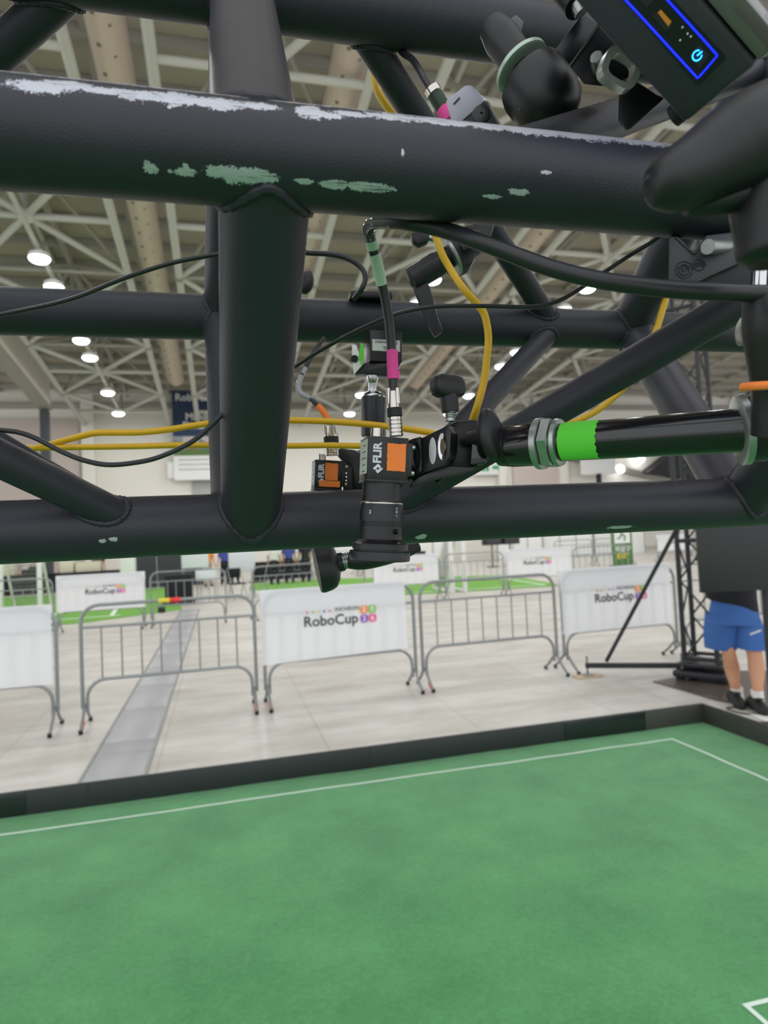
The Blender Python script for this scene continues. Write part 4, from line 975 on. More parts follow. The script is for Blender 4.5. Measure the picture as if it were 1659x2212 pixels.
# main camera cable: vertical run, shrink-wrapped bend, thick run to the right
mc = thing('camera_cable', P(852, 850, .455), 'thick black camera cable with pale label, pink tape and a sharp bend', 'cable')
fin(MB().tube([P(*q) for q in ((849, 850, .45), (848, 800, .45), (846, 760, .45), (841, 700, .447), (833, 650, .443), (822, 600, .437), (812, 560, .43), (803, 530, .425), (799, 508, .42))], [.0032, .0032, .0033, .0034, .0034, .0034, .0034, .0034, .0036], 16, 8), 'cable_jacket', 'cablek', mc)
fin(MB().tube([P(*q) for q in ((801, 522, .422), (798, 505, .42), (797, 492, .415), (806, 482, .405), (822, 479, .395), (850, 480, .385))], [.0036, .0038, .004, .0042, .0042, .004], 16, 8), 'shrink_sleeve', mat('clear_sleeve', (78, 76, 76), .15, spec=.8), mc)
fin(MB().tube([P(*q) for q in ((815, 478, .397), (850, 478, .385), (900, 484, .375), (960, 497, .37), (1030, 520, .36), (1110, 550, .355), (1190, 579, .35), (1280, 602, .345), (1370, 616, .34), (1460, 626, .335), (1550, 631, .33), (1640, 634, .33), (1720, 634, .33))], [.0042, .0043, .0045, .0046, .0046, .0046, .0046, .0046, .0046, .0045, .0044, .0043, .0043], 20, 8), 'thick_run', 'cablek', mc)
def bandt(pts, r, name, m_, par, lb=None): return fin(MB().tube([P(*q) for q in pts], r, 20, 6), name, m_, par, label=lb)
bandt([(847, 757, .45), (848, 790, .45), (849, 819, .45)], .0040, 'pink_tape', 'pink', mc)
lb = bandt([(809, 550, .4275), (817, 580, .4325), (824, 614, .4385)], .0038, 'cable_label', 'palegreen', mc)
bandt([(802, 520, .4215), (806, 538, .425)], .0040, 'cable_label', 'palegreen', mc)
n_ = (-FW).normalized(); dl_ = (P(824, 612, .4385) - P(810, 552, .4275)).normalized()
text('9200', P(821, 590, .4315), -dl_, n_.cross(-dl_), .0032, 'print', lb, 0, .00005)
text('. .... ...', P(813, 588, .431), -dl_, n_.cross(-dl_), .0028, 'print', lb, 0, .00005)
fin(MB().prism([P(858, 800, .449), P(865, 803, .449), P(862, 812, .449), P(864, 819, .449), P(856, 819, .449)], FW, .0006), 'tape_end', 'pink', mc)

# ---- locking connector on top of a camera
def connector(x0, y0, x1, y1, z, label, sc=1.0, cam_=None):
    """screw-lock connector from top (x0,y0) down to (x1,y1)"""
    a, b_ = P(x0, y0, z), P(x1, y1, z); L_ = (b_ - a).length; ax = (b_ - a).normalized(); R_ = 16.5 * cr(z) * sc
    t = thing('cable_connector', b_, label, 'connector', 'screw lock connectors')
    fin(MB().lathe([(-.0, R_ * .55), (.001, R_ * .8), (L_ * .38, R_ * .95), (L_ * .4, R_ * .8)], a, ax, 28), 'back_shell', 'nickel', t)
    fin(MB().lathe([(L_ * .38, R_ * .92), (L_ * .40, R_ * .98), (L_ * .56, R_ * .98), (L_ * .57, R_ * .92)], a, ax, 28), 'black_collar', 'blackmatte', t)
    pr = []
    for k in range(5):
        u0_ = .57 + .085 * k; pr += [(L_ * u0_, R_ * .84), (L_ * (u0_ + .012), R_ * .93), (L_ * (u0_ + .068), R_ * .93), (L_ * (u0_ + .078), R_ * .84)]
    fin(MB().lathe(pr, a, ax, 28), 'lock_ring', 'nickel', t)
    fin(MB().lathe([(-.001, R_ * .35), (L_ * .3, R_ * .36)], a + RT * R_ * .55 - FW * R_ * .5, ax, 16), 'clamp_screw', 'nickel', t)
    fin(MB().lathe([(-.001, R_ * .3), (L_ * .3, R_ * .3)], a - RT * R_ * .6 - FW * R_ * .35, ax, 16), 'clamp_screw', 'nickel', t)
    return t
connector(849, 843, 856, 944, .45, 'nickel screw lock connector standing on the front camera body')
connector(714, 918, 717, 985, .655, 'smaller nickel screw lock connector on the rear camera body')

# ================================================================== CAMERAS ON THE TRUSS
def rotm(rx, ry, rz):
    """object axes in the lens frame: x right, y away, z up"""
    B = Matrix((RT, FW, UP)).transposed(); return B @ Matrix.Rotation(rz, 3, 'Z') @ Matrix.Rotation(ry, 3, 'Y') @ Matrix.Rotation(rx, 3, 'X')
def flir(cx_, cy_, z, label, lens=True, strips=1):
    """cx_,cy_: photo centre of the front face; z: its distance"""
    A = rotm(0, math.radians(2.2), math.radians(13)); ex_, ey_, ez_ = A.col[0], A.col[1], A.col[2]
    W_, D_, H_ = .0285, .029, .0295
    fc = P(cx_, cy_, z); bc = fc + ey_ * D_ / 2
    t = thing('machine_camera', bc - ez_ * .075, label, 'camera')
    fin(MB().box(bc, (W_, D_, H_), A, .0006), 'body', 'anod', t)
    fin(MB().box(bc - ez_ * (H_ / 2 + .0009), (W_ * 1.02, D_ * 1.02, .0022), A, .0004), 'mount_plate', 'anod', t)
    fin(MB().box(bc - ex_ * (W_ / 2 + .0001) + ez_ * .001, (.0003, D_ * .86, H_ * .80), A), 'side_label', 'label', t)
    for k in range(5):
        fin(MB().box(bc - ex_ * (W_ / 2 + .0003) + ez_ * (.009 - .0045 * k) - ey_ * .002, (.0002, D_ * (.3 + .08 * (k % 3)), .0006), A), 'label_print', 'print', t)
    on = lambda u, v, o=.0002: fc + ex_ * u * W_ + ez_ * v * H_ - ey_ * o
    text('FLIR', on(-.265, .11), ez_, -ex_,   .0078, 'logo', t, .035, .00015)
    lg = fin(MB().prism([on(-.245 + a * .125, -.25 + b_ * .115) for a, b_ in ((0, 1), (1, 0), (0, -1), (-1, 0))], -ey_, .00015), 'diamond_logo', 'logo', t)
    fin(MB().prism([on(-.245 + a * .04, -.25 + b_ * .037, .0004) for a, b_ in ((0, 1), (1, 0), (0, -1), (-1, 0))], -ey_, .0001), 'logo_centre', 'anod', lg)
    for (a0, b0, a1, b1) in ((.055, .02, .14, .10), (-.055, -.02, -.14, -.10)):
        fin(MB().prism([on(-.245 + a0, -.25 + b0, .0004), on(-.245 + a0 + .02, -.25 + b0 - .015, .0004), on(-.245 + a1 + .02, -.25 + b1 - .015, .0004), on(-.245 + a1, -.25 + b1, .0004)], -ey_, .0001), 'logo_gap', 'anod', lg)
    def rag(u0, v0, u1, v1, sd):
        rnd = random.Random(sd); p = []
        for i in range(9): p.append(on(u0 + rnd.uniform(-.006, .006) + (u1 - u0) * i / 8, v1 + .004 * math.sin(i) + rnd.uniform(-.006, .006), .00035))
        for i in range(12): p.append(on(u1 + rnd.uniform(-.003, .003), v1 + (v0 - v1) * (i + 1) / 13, .00035))
        for i in range(9): p.append(on(u1 + (u0 - u1) * i / 8, v0 + rnd.uniform(-.006, .006), .00035))
        for i in range(12): p.append(on(u0 + rnd.uniform(-.01, .01), v0 + (v1 - v0) * (i + 1) / 13, .00035))
        return p
    if strips == 1: fin(MB().prism(rag(-.035, -.29, .43, .35, 2), -ey_, .0003), 'orange_tape', 'orange', t)
    else:
        fin(MB().prism(rag(-.13, -.2, .33, .4, 5), -ey_, .0003), 'orange_tape', 'orange', t)
        fin(MB().prism(rag(-.34, -.43, .42, -.22, 6), -ey_, .0003), 'orange_tape', 'orange', t)
    fin(MB().cyl(bc + ez_ * H_ / 2 - ex_ * .003 * 1 - ex_ * .0035 - ey_ * .004, bc + ez_ * (H_ / 2 + .0065) - ex_ * .0065 - ey_ * .004, .0043, seg=28), 'port_cap', 'nickel', t)
    # tripod-side plate to the right
    fin(MB().box(bc + ex_ * (W_ / 2 + .002), (.0035, D_ * .8, H_ * .78), A, .0005), 'side_plate', 'anod', t)
    for k in (-1, 1): fin(MB().cyl(bc + ex_ * (W_ / 2 + .0035) + ez_ * .009 * k - ey_ * .010, bc + ex_ * (W_ / 2 + .0055) + ez_ * .009 * k - ey_ * .010, .0018, seg=12), 'screw', 'nickel', t)
    o = bc - ez_ * (H_ / 2 + .002); dn = -ez_
    ln = fin(MB().lathe([(0, .0141), (.0133, .0141), (.0133, .0137)], o, dn, 48), 'lens_mount', 'anod', t)
    fin(MB().lathe([(.0128, .0141), (.0136, .0151), (.0146, .0153)], o, dn, 48), 'silver_ring', 'nickel', t)
    fin(MB().lathe([(.0144, .0153), (.0148, .0155), (.0270, .0155), (.0273, .0145), (.0284, .0145), (.0287, .0152), (.0296, .0152)], o, dn, 48), 'focus_ring', 'anod', t)
    fin(MB().lathe([(.0290, .0145), (.0296, .0144), (.0299, .0151), (.0392, .0151), (.0396, .0146)], o, dn, 48), 'iris_ring', 'anod', t)
    fin(MB().lathe([(.0392, .0148), (.0398, .0156), (.0418, .0178), (.0420, .0193), (.0424, .0197), (.0464, .0197), (.0467, .0186), (.0474, .0186), (.0477, .0212), (.0481, .0214), (.0538, .0214), (.0543, .0209), (.0543, .0185), (.050, .0170)], o, dn, 56, cap=False), 'lens_shade', 'anod', t)
    fin(MB().lathe([(.0495, .0168), (.0500, .010), (.0503, .0001)], o, dn, 40, cap=False), 'front_glass', 'gloss', t)
    for (dd, an, rr_, hh_) in ((.0335, .55, .0020, .0030), (.0175, .5, .0008, .0004), (.0198, .5, .0010, .0004), (.0225, .5, .0006, .0004)):
        rd_ = (-ey_ * math.cos(an) + ex_ * math.sin(an)); p_ = o + dn * dd + rd_ * .0148
        fin(MB().cyl(p_, p_ + rd_ * (hh_ + .0006), rr_, seg=6 if hh_ > .002 else 14), 'lock_screw' if hh_ > .002 else 'ring_mark', 'anod' if hh_ > .002 else 'steel', t)
    rd_ = (-ey_ * math.cos(.75) - ex_ * math.sin(.75))
    text('2', o + dn * .0205 + rd_ * .0156, (ex_ * math.cos(.75) - ey_ * math.sin(.75)), ez_, .0034, 'logo', t, .02, .0001)
    return t, A, bc
f1, A1, bc1 = flir(838.5, 990, .445, 'small black cube camera with one orange tape square and a lens pointing down')
f2, A2, bc2 = flir(710, 1025, .665, 'small black cube camera with L shaped orange tape, farther back behind the front upright', strips=2)

# second camera's cable: bent clear sleeve then orange tape
sc_ = thing('camera_cable', P(714, 912, .66), 'silvery sleeved camera cable with orange tape bending to the rear camera', 'cable')
fin(MB().tube([P(*q) for q in ((700, 730, .70), (682, 755, .69), (665, 785, .68), (651, 812, .67))], [.0024, .0024, .0026, .0026], 14, 8), 'cable_jacket', 'cablek', sc_)
fin(MB().tube([P(*q) for q in ((660, 795, .675), (650, 815, .67), (644, 835, .667), (650, 850, .665), (665, 858, .663), (676, 865, .662))], [.0026, .0028, .003, .0032, .003, .0028], 14, 8), 'shrink_sleeve', mat('grey_sleeve', (150, 152, 156), .2, spec=.8), sc_)
fin(MB().tube([P(*q) for q in ((670, 861, .662), (682, 872, .66), (697, 888, .66), (708, 905, .66), (713, 922, .657))], .0024, 14, 8), 'cable_jacket', 'cablek', sc_)
fin(MB().tube([P(*q) for q in ((686, 876, .66), (697, 888, .66), (706, 902, .66), (711, 913, .66))], .0033, 14, 8), 'orange_tape', 'orange', sc_)

# ================================================================== CLAMP BRACKET, KNOBS, PIPE
fr = lambda x, y, z: P(x, y, z)
# drilled flat bar that carries the front camera
br_ = thing('camera_bracket', P(960, 1000, .47), 'black drilled clamp bracket with two holes joining the front camera to the pipe', 'bracket')
pl0 = P(950, 970, .455); nb = (-FW * math.cos(.55) - RT * math.sin(.55)).normalized()      # face turned towards the left
def bq(x, y, o=0.0): return onp(x, y, pl0, nb) + nb * o
mb = MB().prism([bq(*q) for q in ((886, 958), (960, 922), (966, 918), (974, 935), (972, 975), (968, 990), (958, 1006), (915, 1022), (890, 1040))], -nb, .012, .0006)
fin(mb, 'bar', 'anod', br_)
fin(MB().prism([bq(*q) for q in ((882, 955), (896, 948), (912, 944), (915, 1018), (900, 1030), (884, 1038))], nb, .003, .0006), 'end_block', 'anod', br_)
def disc_on(x, y, rx_, ry_, o, t_, name, m_, par, hole=0.0, seg=36):
    c = bq(x, y, o); u = (bq(x + rx_, y, o) - c); v = (bq(x, y - ry_, o) - c); mb = MB(); lo, li = [], []
    for z_ in (0, t_):
        lo.append([mb.bm.verts.new(c + u * math.cos(2 * PI * i / seg) + v * math.sin(2 * PI * i / seg) + nb * z_) for i in range(seg)])
        if hole: li.append([mb.bm.verts.new(c + u * hole * math.cos(2 * PI * i / seg) + v * hole * math.sin(2 * PI * i / seg) + nb * (z_ if z_ == 0 else z_ * .4)) for i in range(seg)])
    mb.skinr(lo[0], lo[1])
    if hole: mb.skinr(lo[1], li[1]); mb.skinr(li[0], li[1])
    else: mb.bm.faces.new(lo[1])
    return fin(mb, name, m_, par)
disc_on(935.5, 974, 8, 29, .0003, .0004, 'slot_hole', 'zinc', br_)
disc_on(957, 965, 9, 29, .0003, .0012, 'threaded_bush', 'chrome', br_, .6)
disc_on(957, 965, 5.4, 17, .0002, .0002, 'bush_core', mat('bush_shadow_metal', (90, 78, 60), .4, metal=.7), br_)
disc_on(904, 985, 9, 30, .0032, .0012, 'pivot_boss', 'anod', br_, .7)
# clamp body behind the bar: a cast block with rounded jaws
mb = MB().prism([P(*q, .475) for q in ((966, 918), (985, 908), (1030, 905), (1056, 925), (1062, 960), (1058, 995), (1030, 1015), (975, 1018), (955, 1008), (962, 960))], FW, .03, .003)
fin(mb, 'clamp_body', 'black', br_)
fin(MB().prism([P(*q, .468) for q in ((1016, 955), (1050, 955), (1052, 985), (1045, 1005), (1012, 1008))], -FW, .008, .002), 'body_boss', 'gloss', br_)
fin(MB().prism([P(*q, .462) for q in ((905, 1030), (960, 1006), (1035, 1010), (1000, 1024), (960, 1032), (925, 1040), (890, 1052), (886, 1044))], FW, .03, .001), 'lower_jaw', 'black', br_)
fin(MB().cyl(P(962, 1030, .478), P(945, 1045, .478), .004, .003, 16), 'jaw_screw', 'black', br_)
# T knob upright
def subpart(name, loc, par, label):
    e = bpy.data.objects.new(name, None); COL.objects.link(e); e.parent = par; e.location = loc - par.location; e['label'] = label; e.empty_display_size = .02; return e
k1 = subpart('tee_knob', P(972, 905, .462), br_, 'black T shaped knob standing upright')
zk = .462
ax1 = (P(967, 830, zk) - P(973, 905, zk)).normalized()
fin(MB().cyl(P(973, 910, zk), P(973, 880, zk), .0035, seg=16), 'threaded_rod', 'zinc', k1)
for k in range(5): fin(MB().tube([P(973, 884 + 4.5 * k, zk) + (RT * math.cos(a) + FW * math.sin(a)) * .0036 for a in [2 * PI * i / 16 for i in range(16)]], .0005, 6, 1, closed=True), 'thread', 'zinc', k1)
fin(MB().lathe([(0, .0060), (.001, .0062), (.017, .0064)], P(973, 890, zk), ax1, 28), 'knob_stem', 'black', k1)
mb = MB()
cA, ux_, uz_ = P(967, 835, zk), (RT * .9 + FW * .42).normalized(), ax1
uy_ = uz_.cross(ux_).normalized(); pv = None
for (h_, a_, b_) in ((-.0075, .0085, .0055), (-.006, .0112, .0065), (-.002, .0127, .0072), (.003, .0125, .0072), (.0058, .0112, .0066), (.0075, .0085, .0052), (.0082, .004, .003)):
    k = []
    for i in range(40):
        an = 2 * PI * i / 40; e = .62
        k.append(mb.bm.verts.new(cA + ux_ * (a_ * abs(math.cos(an)) ** e * (1 if math.cos(an) > 0 else -1)) + uy_ * (b_ * (1 + .25 * math.cos(an) ** 2) * abs(math.sin(an)) ** e * (1 if math.sin(an) > 0 else -1)) + uz_ * h_))
    if pv: mb.skinr(pv, k)
    else: mb.bm.faces.new(k)
    pv = k
mb.bm.faces.new(pv); fin(mb, 'knob_head', 'black', k1, sharp=50)
# oval knob facing right
k2 = subpart('oval_knob', P(1060, 940, .455), br_, 'black oval knob turned edge-on')
fin(MB().cyl(P(1005, 950, .47), P(1050, 942, .455), .0052, .0062, 20), 'knob_stem', 'black', k2)
mb = MB(); cK = P(1060, 938, .452); ua = (UP * .985 - RT * .17).normalized(); na_ = (RT * .72 - FW * .72 + UP * .1).normalized(); ub = ua.cross(na_).normalized(); na_ = ub.cross(ua).normalized() * -1; pv = None
for (h_, s_) in ((-.0052, .55), (-.0045, .78), (-.002, .96), (.0008, 1.0), (.003, .93), (.0045, .75), (.0050, .4)):
    k = [mb.bm.verts.new(cK + ua * (.0185 * s_ * math.cos(a)) + ub * (.0118 * s_ * math.sin(a)) + na_ * h_) for a in [2 * PI * i / 36 for i in range(36)]]
    if pv: mb.skinr(pv, k)
    else: mb.bm.faces.new(k)
    pv = k
mb.bm.faces.new(pv); fin(mb, 'knob_head', 'black', k2, sharp=50)
# black pipe with hex nut and green tape
pp_ = thing('support_pipe', P(1300, 960, .43), 'glossy black support pipe with silver hex nut and green tape', 'pipe')
e0, e1 = P(1192, 957, .44), P(1700, 923, .36)
axp = (e1 - e0).normalized(); RP = .0127
fin(MB().cyl(e0, e1, RP, seg=56), 'pipe', 'gloss', pp_)
cA_ = e0 - axp * .006
fin(MB().lathe([(-.030, .0146), (-.029, .0150), (-.008, .0150)], e0, axp, 56), 'end_sleeve', 'gloss', pp_)
fin(MB().lathe([(-.040, .011), (-.038, .0140), (-.030, .0148)], e0, axp, 48), 'end_cap', 'anod', pp_)
fin(MB().lathe([(-.0105, .0162), (-.0095, .0176), (-.0055, .0176), (-.005, .0162)], e0, axp, 48), 'washer', 'zinc', pp_)
fin(MB().lathe([(-.005, .0160), (-.004, .0180), (.002, .0180), (.003, .0160)], e0, axp, 6), 'hex_nut', 'zinc', pp_)
fin(MB().lathe([(.003, .0152), (.004, .0163), (.0065, .0158), (.007, .0135)], e0, axp, 40), 'lock_washer', 'zinc', pp_)
# tape strip around the visible side
mb = MB(); uq, vq = basis(axp); to = (C0 - P(1240, 955, .43)); to = (to - axp * to.dot(axp)).normalized(); tv = axp.cross(to); pv = None
for i in range(21):
    a_ = -1.55 + 2.7 * i / 20
    rdv = to * math.cos(a_) + tv * math.sin(a_)
    k = [mb.bm.verts.new(e0 + axp * (t_ + (.0006 * math.sin(i * 2.3) if t_ > .02 else 0)) + rdv * (RP + .00035)) for t_ in (.0085, .0335)]
    if pv: mb.bm.faces.new((pv[0], pv[1], k[1], k[0]))
    pv = k
fin(mb, 'green_tape', 'gtape', pp_)
# clamp collar and cone at the pipe's right end
cl = thing('pipe_clamp', P(1640, 1000, .38), 'dark clamp head gripping the right end of the pipe, with pale worn collar', 'clamp')
ca = P(1592, 930, .375); axc = (RT * .93 + FW * -.25 + UP * .12).normalized()
fin(MB().lathe([(0, .0185), (.001, .0205), (.0045, .0205), (.0055, .0185)], ca, axc, 48), 'collar', 'zinc', cl)
fin(MB().lathe([(.005, .0188), (.012, .0198), (.022, .0165), (.034, .012), (.04, .010)], ca, axc, 40), 'cone', 'black', cl)
fin(MB().tube([P(1640, 640, .335), P(1660, 700, .335), P(1668, 780, .34), P(1672, 850, .345), P(1680, 930, .35)], [.0085, .0125, .0120, .0110, .0130], 28, 6), 'clamp_arm', 'black', cl)
fin(MB().tube([P(1604, 836, .333), P(1630, 834, .3262), P(1668, 832, .324), P(1710, 832, .33)], .0022, 10, 5), 'orange_band', 'orange', cl)
fin(MB().lathe([(0, .0060), (.001, .0078), (.004, .0078)], P(1600, 715, .347), RT, 32), 'pivot_cap', 'zinc', cl)
# rear clamp knob hanging under the chord
k3 = thing('screw_clamp', P(700, 1240, .62), 'black screw clamp with round knob hanging below the lower front chord', 'clamp')
zc = .66; axk = (RT * .93 + FW * .2 + UP * .19).normalized(); ck = P(700, 1222, zc)
ck2 = P(706, 1222, zc)
mb = MB(); ua = UP - axk * UP.dot(axk); ua = (ua.normalized() * .97 - FW * .0).normalized(); ua = (ua - axk * ua.dot(axk)).normalized(); ub = axk.cross(ua); pv = None
for (h_, s_) in ((-.011, .85), (-.0106, 1.0), (-.007, 1.04), (.001, 1.0), (.006, .92), (.010, .70), (.012, .45)):
    k = [mb.bm.verts.new(ck2 + ua * (.0255 * s_ * math.cos(a)) + ub * (.021 * s_ * math.sin(a)) + axk * h_) for a in [2 * PI * i / 40 for i in range(40)]]
    if pv: mb.skinr(pv, k)
    else: mb.bm.faces.new(k)
    pv = k
mb.bm.faces.new(pv); fin(mb, 'knob_head', 'black', k3, sharp=50)
fin(MB().tube([ck2 + axk * .004, P(725, 1217, zc), P(742, 1213, zc)], [.0105, .0100, .0095], 28, 4), 'knob_stem', 'black', k3)
fin(MB().cyl(P(740, 1213, zc), P(758, 1209, zc), .0078, seg=24), 'threaded_rod', 'zinc', k3)
for k in range(3): fin(MB().tube([P(744 + 5 * k, 1212.5 - 1.2 * k, zc) + (ua * math.cos(a) + ub * math.sin(a)) * .0080 for a in [2 * PI * i / 16 for i in range(16)]], .0008, 6, 1, closed=True), 'thread', 'zinc', k3)
fin(MB().tube([P(756, 1209, zc), P(790, 1208, zc), P(850, 1196, zc + .02), P(905, 1182, zc + .03)], [.0095, .0105, .0095, .005], 24, 4), 'clamp_arm', 'black', k3)
# rear camera's bracket
rb_ = thing('camera_bracket', P(770, 1050, .68), 'black angled bracket holding the rear camera behind the lens', 'bracket')
fin(MB().prism([P(*q, .685) for q in ((722, 976), (735, 968), (768, 972), (790, 985), (800, 1055), (760, 1066), (752, 1030), (750, 1005), (735, 992))], FW, .02, .0015), 'arm_plate', 'anod', rb_)
fin(MB().prism([P(*q, .675) for q in ((738, 990), (760, 1010), (762, 1062), (741, 1062))], FW, .012, .001), 'end_block', 'black', rb_)
fin(MB().prism([P(*q, .70) for q in ((742, 975), (800, 970), (810, 1060), (775, 1064))], FW, .02, .002), 'clamp_body', 'anod', rb_)
for k in range(3): fin(MB().cyl(P(748, 1022 + 8 * k, .675), P(748, 1022 + 8 * k, .672), .0009, seg=10), 'screw', 'nickel', rb_)

# ---- box with silver label, chrome stud and black cylinder behind the cable
ad_ = thing('clamp_adapter', P(807, 940, .70), 'black labelled clamp box with chrome stud and black cylinder hanging from back chord', 'clamp')
A = rotm(0, 0, math.radians(12)); bx = P(827, 756, .72)
sx_ = 72 * cr(.70); sz_ = 68 * cr(.70)
fin(MB().box(bx, (sx_, .035, sz_), A, .0012), 'box_body', 'anod', ad_)
fc_ = bx - A.col[1] * .0176
lab = fin(MB().box(fc_ + A.col[0] * 0 + A.col[2] * .0005, (sx_ * .85, .0003, sz_ * .36), A), 'label', 'label', ad_)
text('Equipment', fc_ - A.col[1] * .0004 + A.col[2] * .0038 , -A.col[0], -A.col[2], .0058, 'print', ad_, 0, .00005)
text('SSL', fc_ - A.col[1] * .0004 - A.col[2] * .0022, -A.col[0], -A.col[2], .0058, 'print', ad_, 0, .00005)
mb = MB().prism([P(*q, .70) for q in ((760, 744), (770, 745), (776, 765), (783, 740), (787, 755), (785, 785), (764, 809), (761, 775))], FW, .004, .0004)
sp2 = fin(mb, 'side_jaw', 'white', ad_)
fin(MB().prism([P(*q, .699) for q in ((779, 739), (786, 750), (785, 775), (781, 792), (775, 770))], -FW, .0004), 'green_tape', 'gtape', ad_)
fin(MB().cyl(P(766, 775, .6985), P(766, 775, .6975), .004, seg=20), 'jaw_hole', 'blackmatte', ad_)
fin(MB().prism([P(*q, .705) for q in ((788, 783), (866, 783), (858, 800), (835, 812), (780, 806), (766, 808))], FW, .02, .001), 'base_plate', 'anod', ad_)
c_ = P(804, 812, .71)
fin(MB().lathe([(0, .0066), (.006, .0062), (.0075, .005), (.0085, .0045), (.022, .0045)], c_, -UP, 28), 'chrome_stud', 'chrome', ad_)
fin(MB().lathe([(0, .0048), (.002, .009), (.0055, .0125), (.0075, .0133)], P(806, 845, .71), -UP, 40), 'chrome_shoulder', 'chrome', ad_)
fin(MB().lathe([(0, .0133), (.001, .0136), (.042, .0136), (.043, .012)], P(807, 859, .71), -UP, 40), 'black_cylinder', 'anod', ad_)
fin(MB().lathe([(0, .0132), (.002, .0135), (.009, .0135), (.010, .011)], P(809, 926, .71), -UP, 6), 'hex_nut', 'zinc', ad_)
fin(MB().cyl(P(809, 950, .71), P(812, 1010, .71), .008, seg=20), 'lower_stud', 'anod', ad_)
o = fin(MB().box(P(800, 641, .76), (.05, .02, .008), rotm(0, math.radians(-2), .2), .002), 'sensor_bar', 'black'); tag(o, 'small black bar lying on top of the back chord at the bent cable', 'device')
o = thing('thumb_screw', P(665, 610, .69), 'black oval thumb screw peeking out right of the front upright', 'screw')
fin(MB().sphere(P(662, 610, .70), .013, (.62, .6, 1), rotm(0, .25, 0), 20), 'knob_head', 'black', o)
fin(MB().cyl(P(662, 610, .70), P(620, 640, .72), .004, seg=12), 'knob_stem', 'black', o)

# ---- ratchet handle clamp in front of the back chord
rh = thing('ratchet_clamp', P(960, 560, .66), 'black clamp with green-lit disc and hanging ratchet lever above the back chord', 'clamp')
fin(MB().prism([P(*q, .66) for q in ((970, 500), (1010, 485), (1070, 478), (1058, 520), (1030, 545), (1020, 568), (990, 580), (970, 570), (955, 540))], FW, .03, .003), 'clamp_body', 'black', rh)
fin(MB().prism([P(*q, .65) for q in ((985, 515), (1035, 500), (1040, 525), (1000, 545))], -FW, .004, .001), 'body_rib', 'anod', rh)
axr = (P(985, 545, .655) - P(885, 605, .655)).normalized()
fin(MB().lathe([(0, .0095), (.001, .0125), (.030, .0128), (.040, .0112), (.046, .0110)], P(886, 606, .655), axr, 32), 'knob_barrel', 'black', rh)
fin(MB().lathe([(.0462, .0195), (.047, .0205), (.0495, .0205), (.050, .0195)], P(886, 606, .655), axr, 40), 'disc', 'zinc', rh)
mb = MB().prism([P(*q, .65) for q in ((892, 617), (924, 607), (936, 640), (945, 680), (957, 713), (940, 727), (925, 700), (908, 660))], FW, .008, .0015)
fin(mb, 'lever', 'black', rh)
fin(MB().prism([P(*q, .655) for q in ((887, 502), (912, 497), (930, 506), (925, 520), (905, 528), (890, 520))], FW, .012, .002), 'small_knob', 'black', rh)
fin(MB().cyl(P(925, 512, .66), P(960, 520, .66), .004, seg=14), 'rod', 'chrome', rh)

# ================================================================== TOP RIGHT GEAR
RDT = ray(1230, 150).normalized()
# action camera and connector behind the front chord
ac = thing('small_camera', P(1005, 265, .50), 'small grey box camera with rounded edges sitting behind the chipped chord', 'camera')
Aa = rotm(math.radians(0), math.radians(52), math.radians(-28)); ca_ = P(1003, 225, .50)
zc_ = .48
n1_ = (-FW)
mb = MB().prism([P(*q, .48) for q in ((962, 218), (1004, 185), (1010, 184), (1046, 218), (1040, 226), (994, 266), (975, 262))], RDT, .02, .0015); fin(mb, 'grey_shell', mat('grey_shell', (165, 165, 178), .45), ac)
mb = MB().prism([P(*q, .481) for q in ((1043, 219), (1052, 222), (1072, 262), (1085, 285), (985, 285), (994, 263), (1036, 224))], RDT, .02, .0015); fin(mb, 'black_face', 'blackmatte', ac)
fin(MB().prism([P(*q, .4795) for q in ((979, 224), (992, 210), (994, 212), (981, 226))], -FW, .0004), 'slot', 'blackmatte', ac)
fin(MB().lathe([(0, .007), (.0005, .006), (.0006, .001)], P(1040, 245, .4805), -FW, 24, cap=False), 'lens_ring', 'anod', ac)
cc_ = thing('cable_connector', P(965, 250, .53), 'dark connector plug with pink tape on a black cable, behind the chipped chord', 'connector')
fin(MB().tube([P(*q) for q in ((862, 105, .57), (872, 116, .56), (890, 128, .55), (905, 150, .54), (918, 175, .535), (928, 192, .53))], .0028, 14, 6), 'cable_jacket', 'cablek', cc_)
axq = (P(965, 250, .52) - P(930, 192, .52)).normalized()
fin(MB().lathe([(0, .0045), (.001, .0066), (.006, .0068), (.0065, .006)], P(931, 190, .52), axq, 24), 'clamp_ring', 'nickel', cc_)
fin(MB().lathe([(.006, .006), (.012, .0062), (.02, .0062), (.0205, .0056)], P(931, 190, .52), axq, 24), 'plug_shell', mat('dark_green_metal', (48, 62, 50), .4, metal=.6), cc_)
fin(MB().lathe([(.0195, .0064), (.03, .0066)], P(931, 190, .52), axq, 24), 'pink_tape', 'pink', cc_)
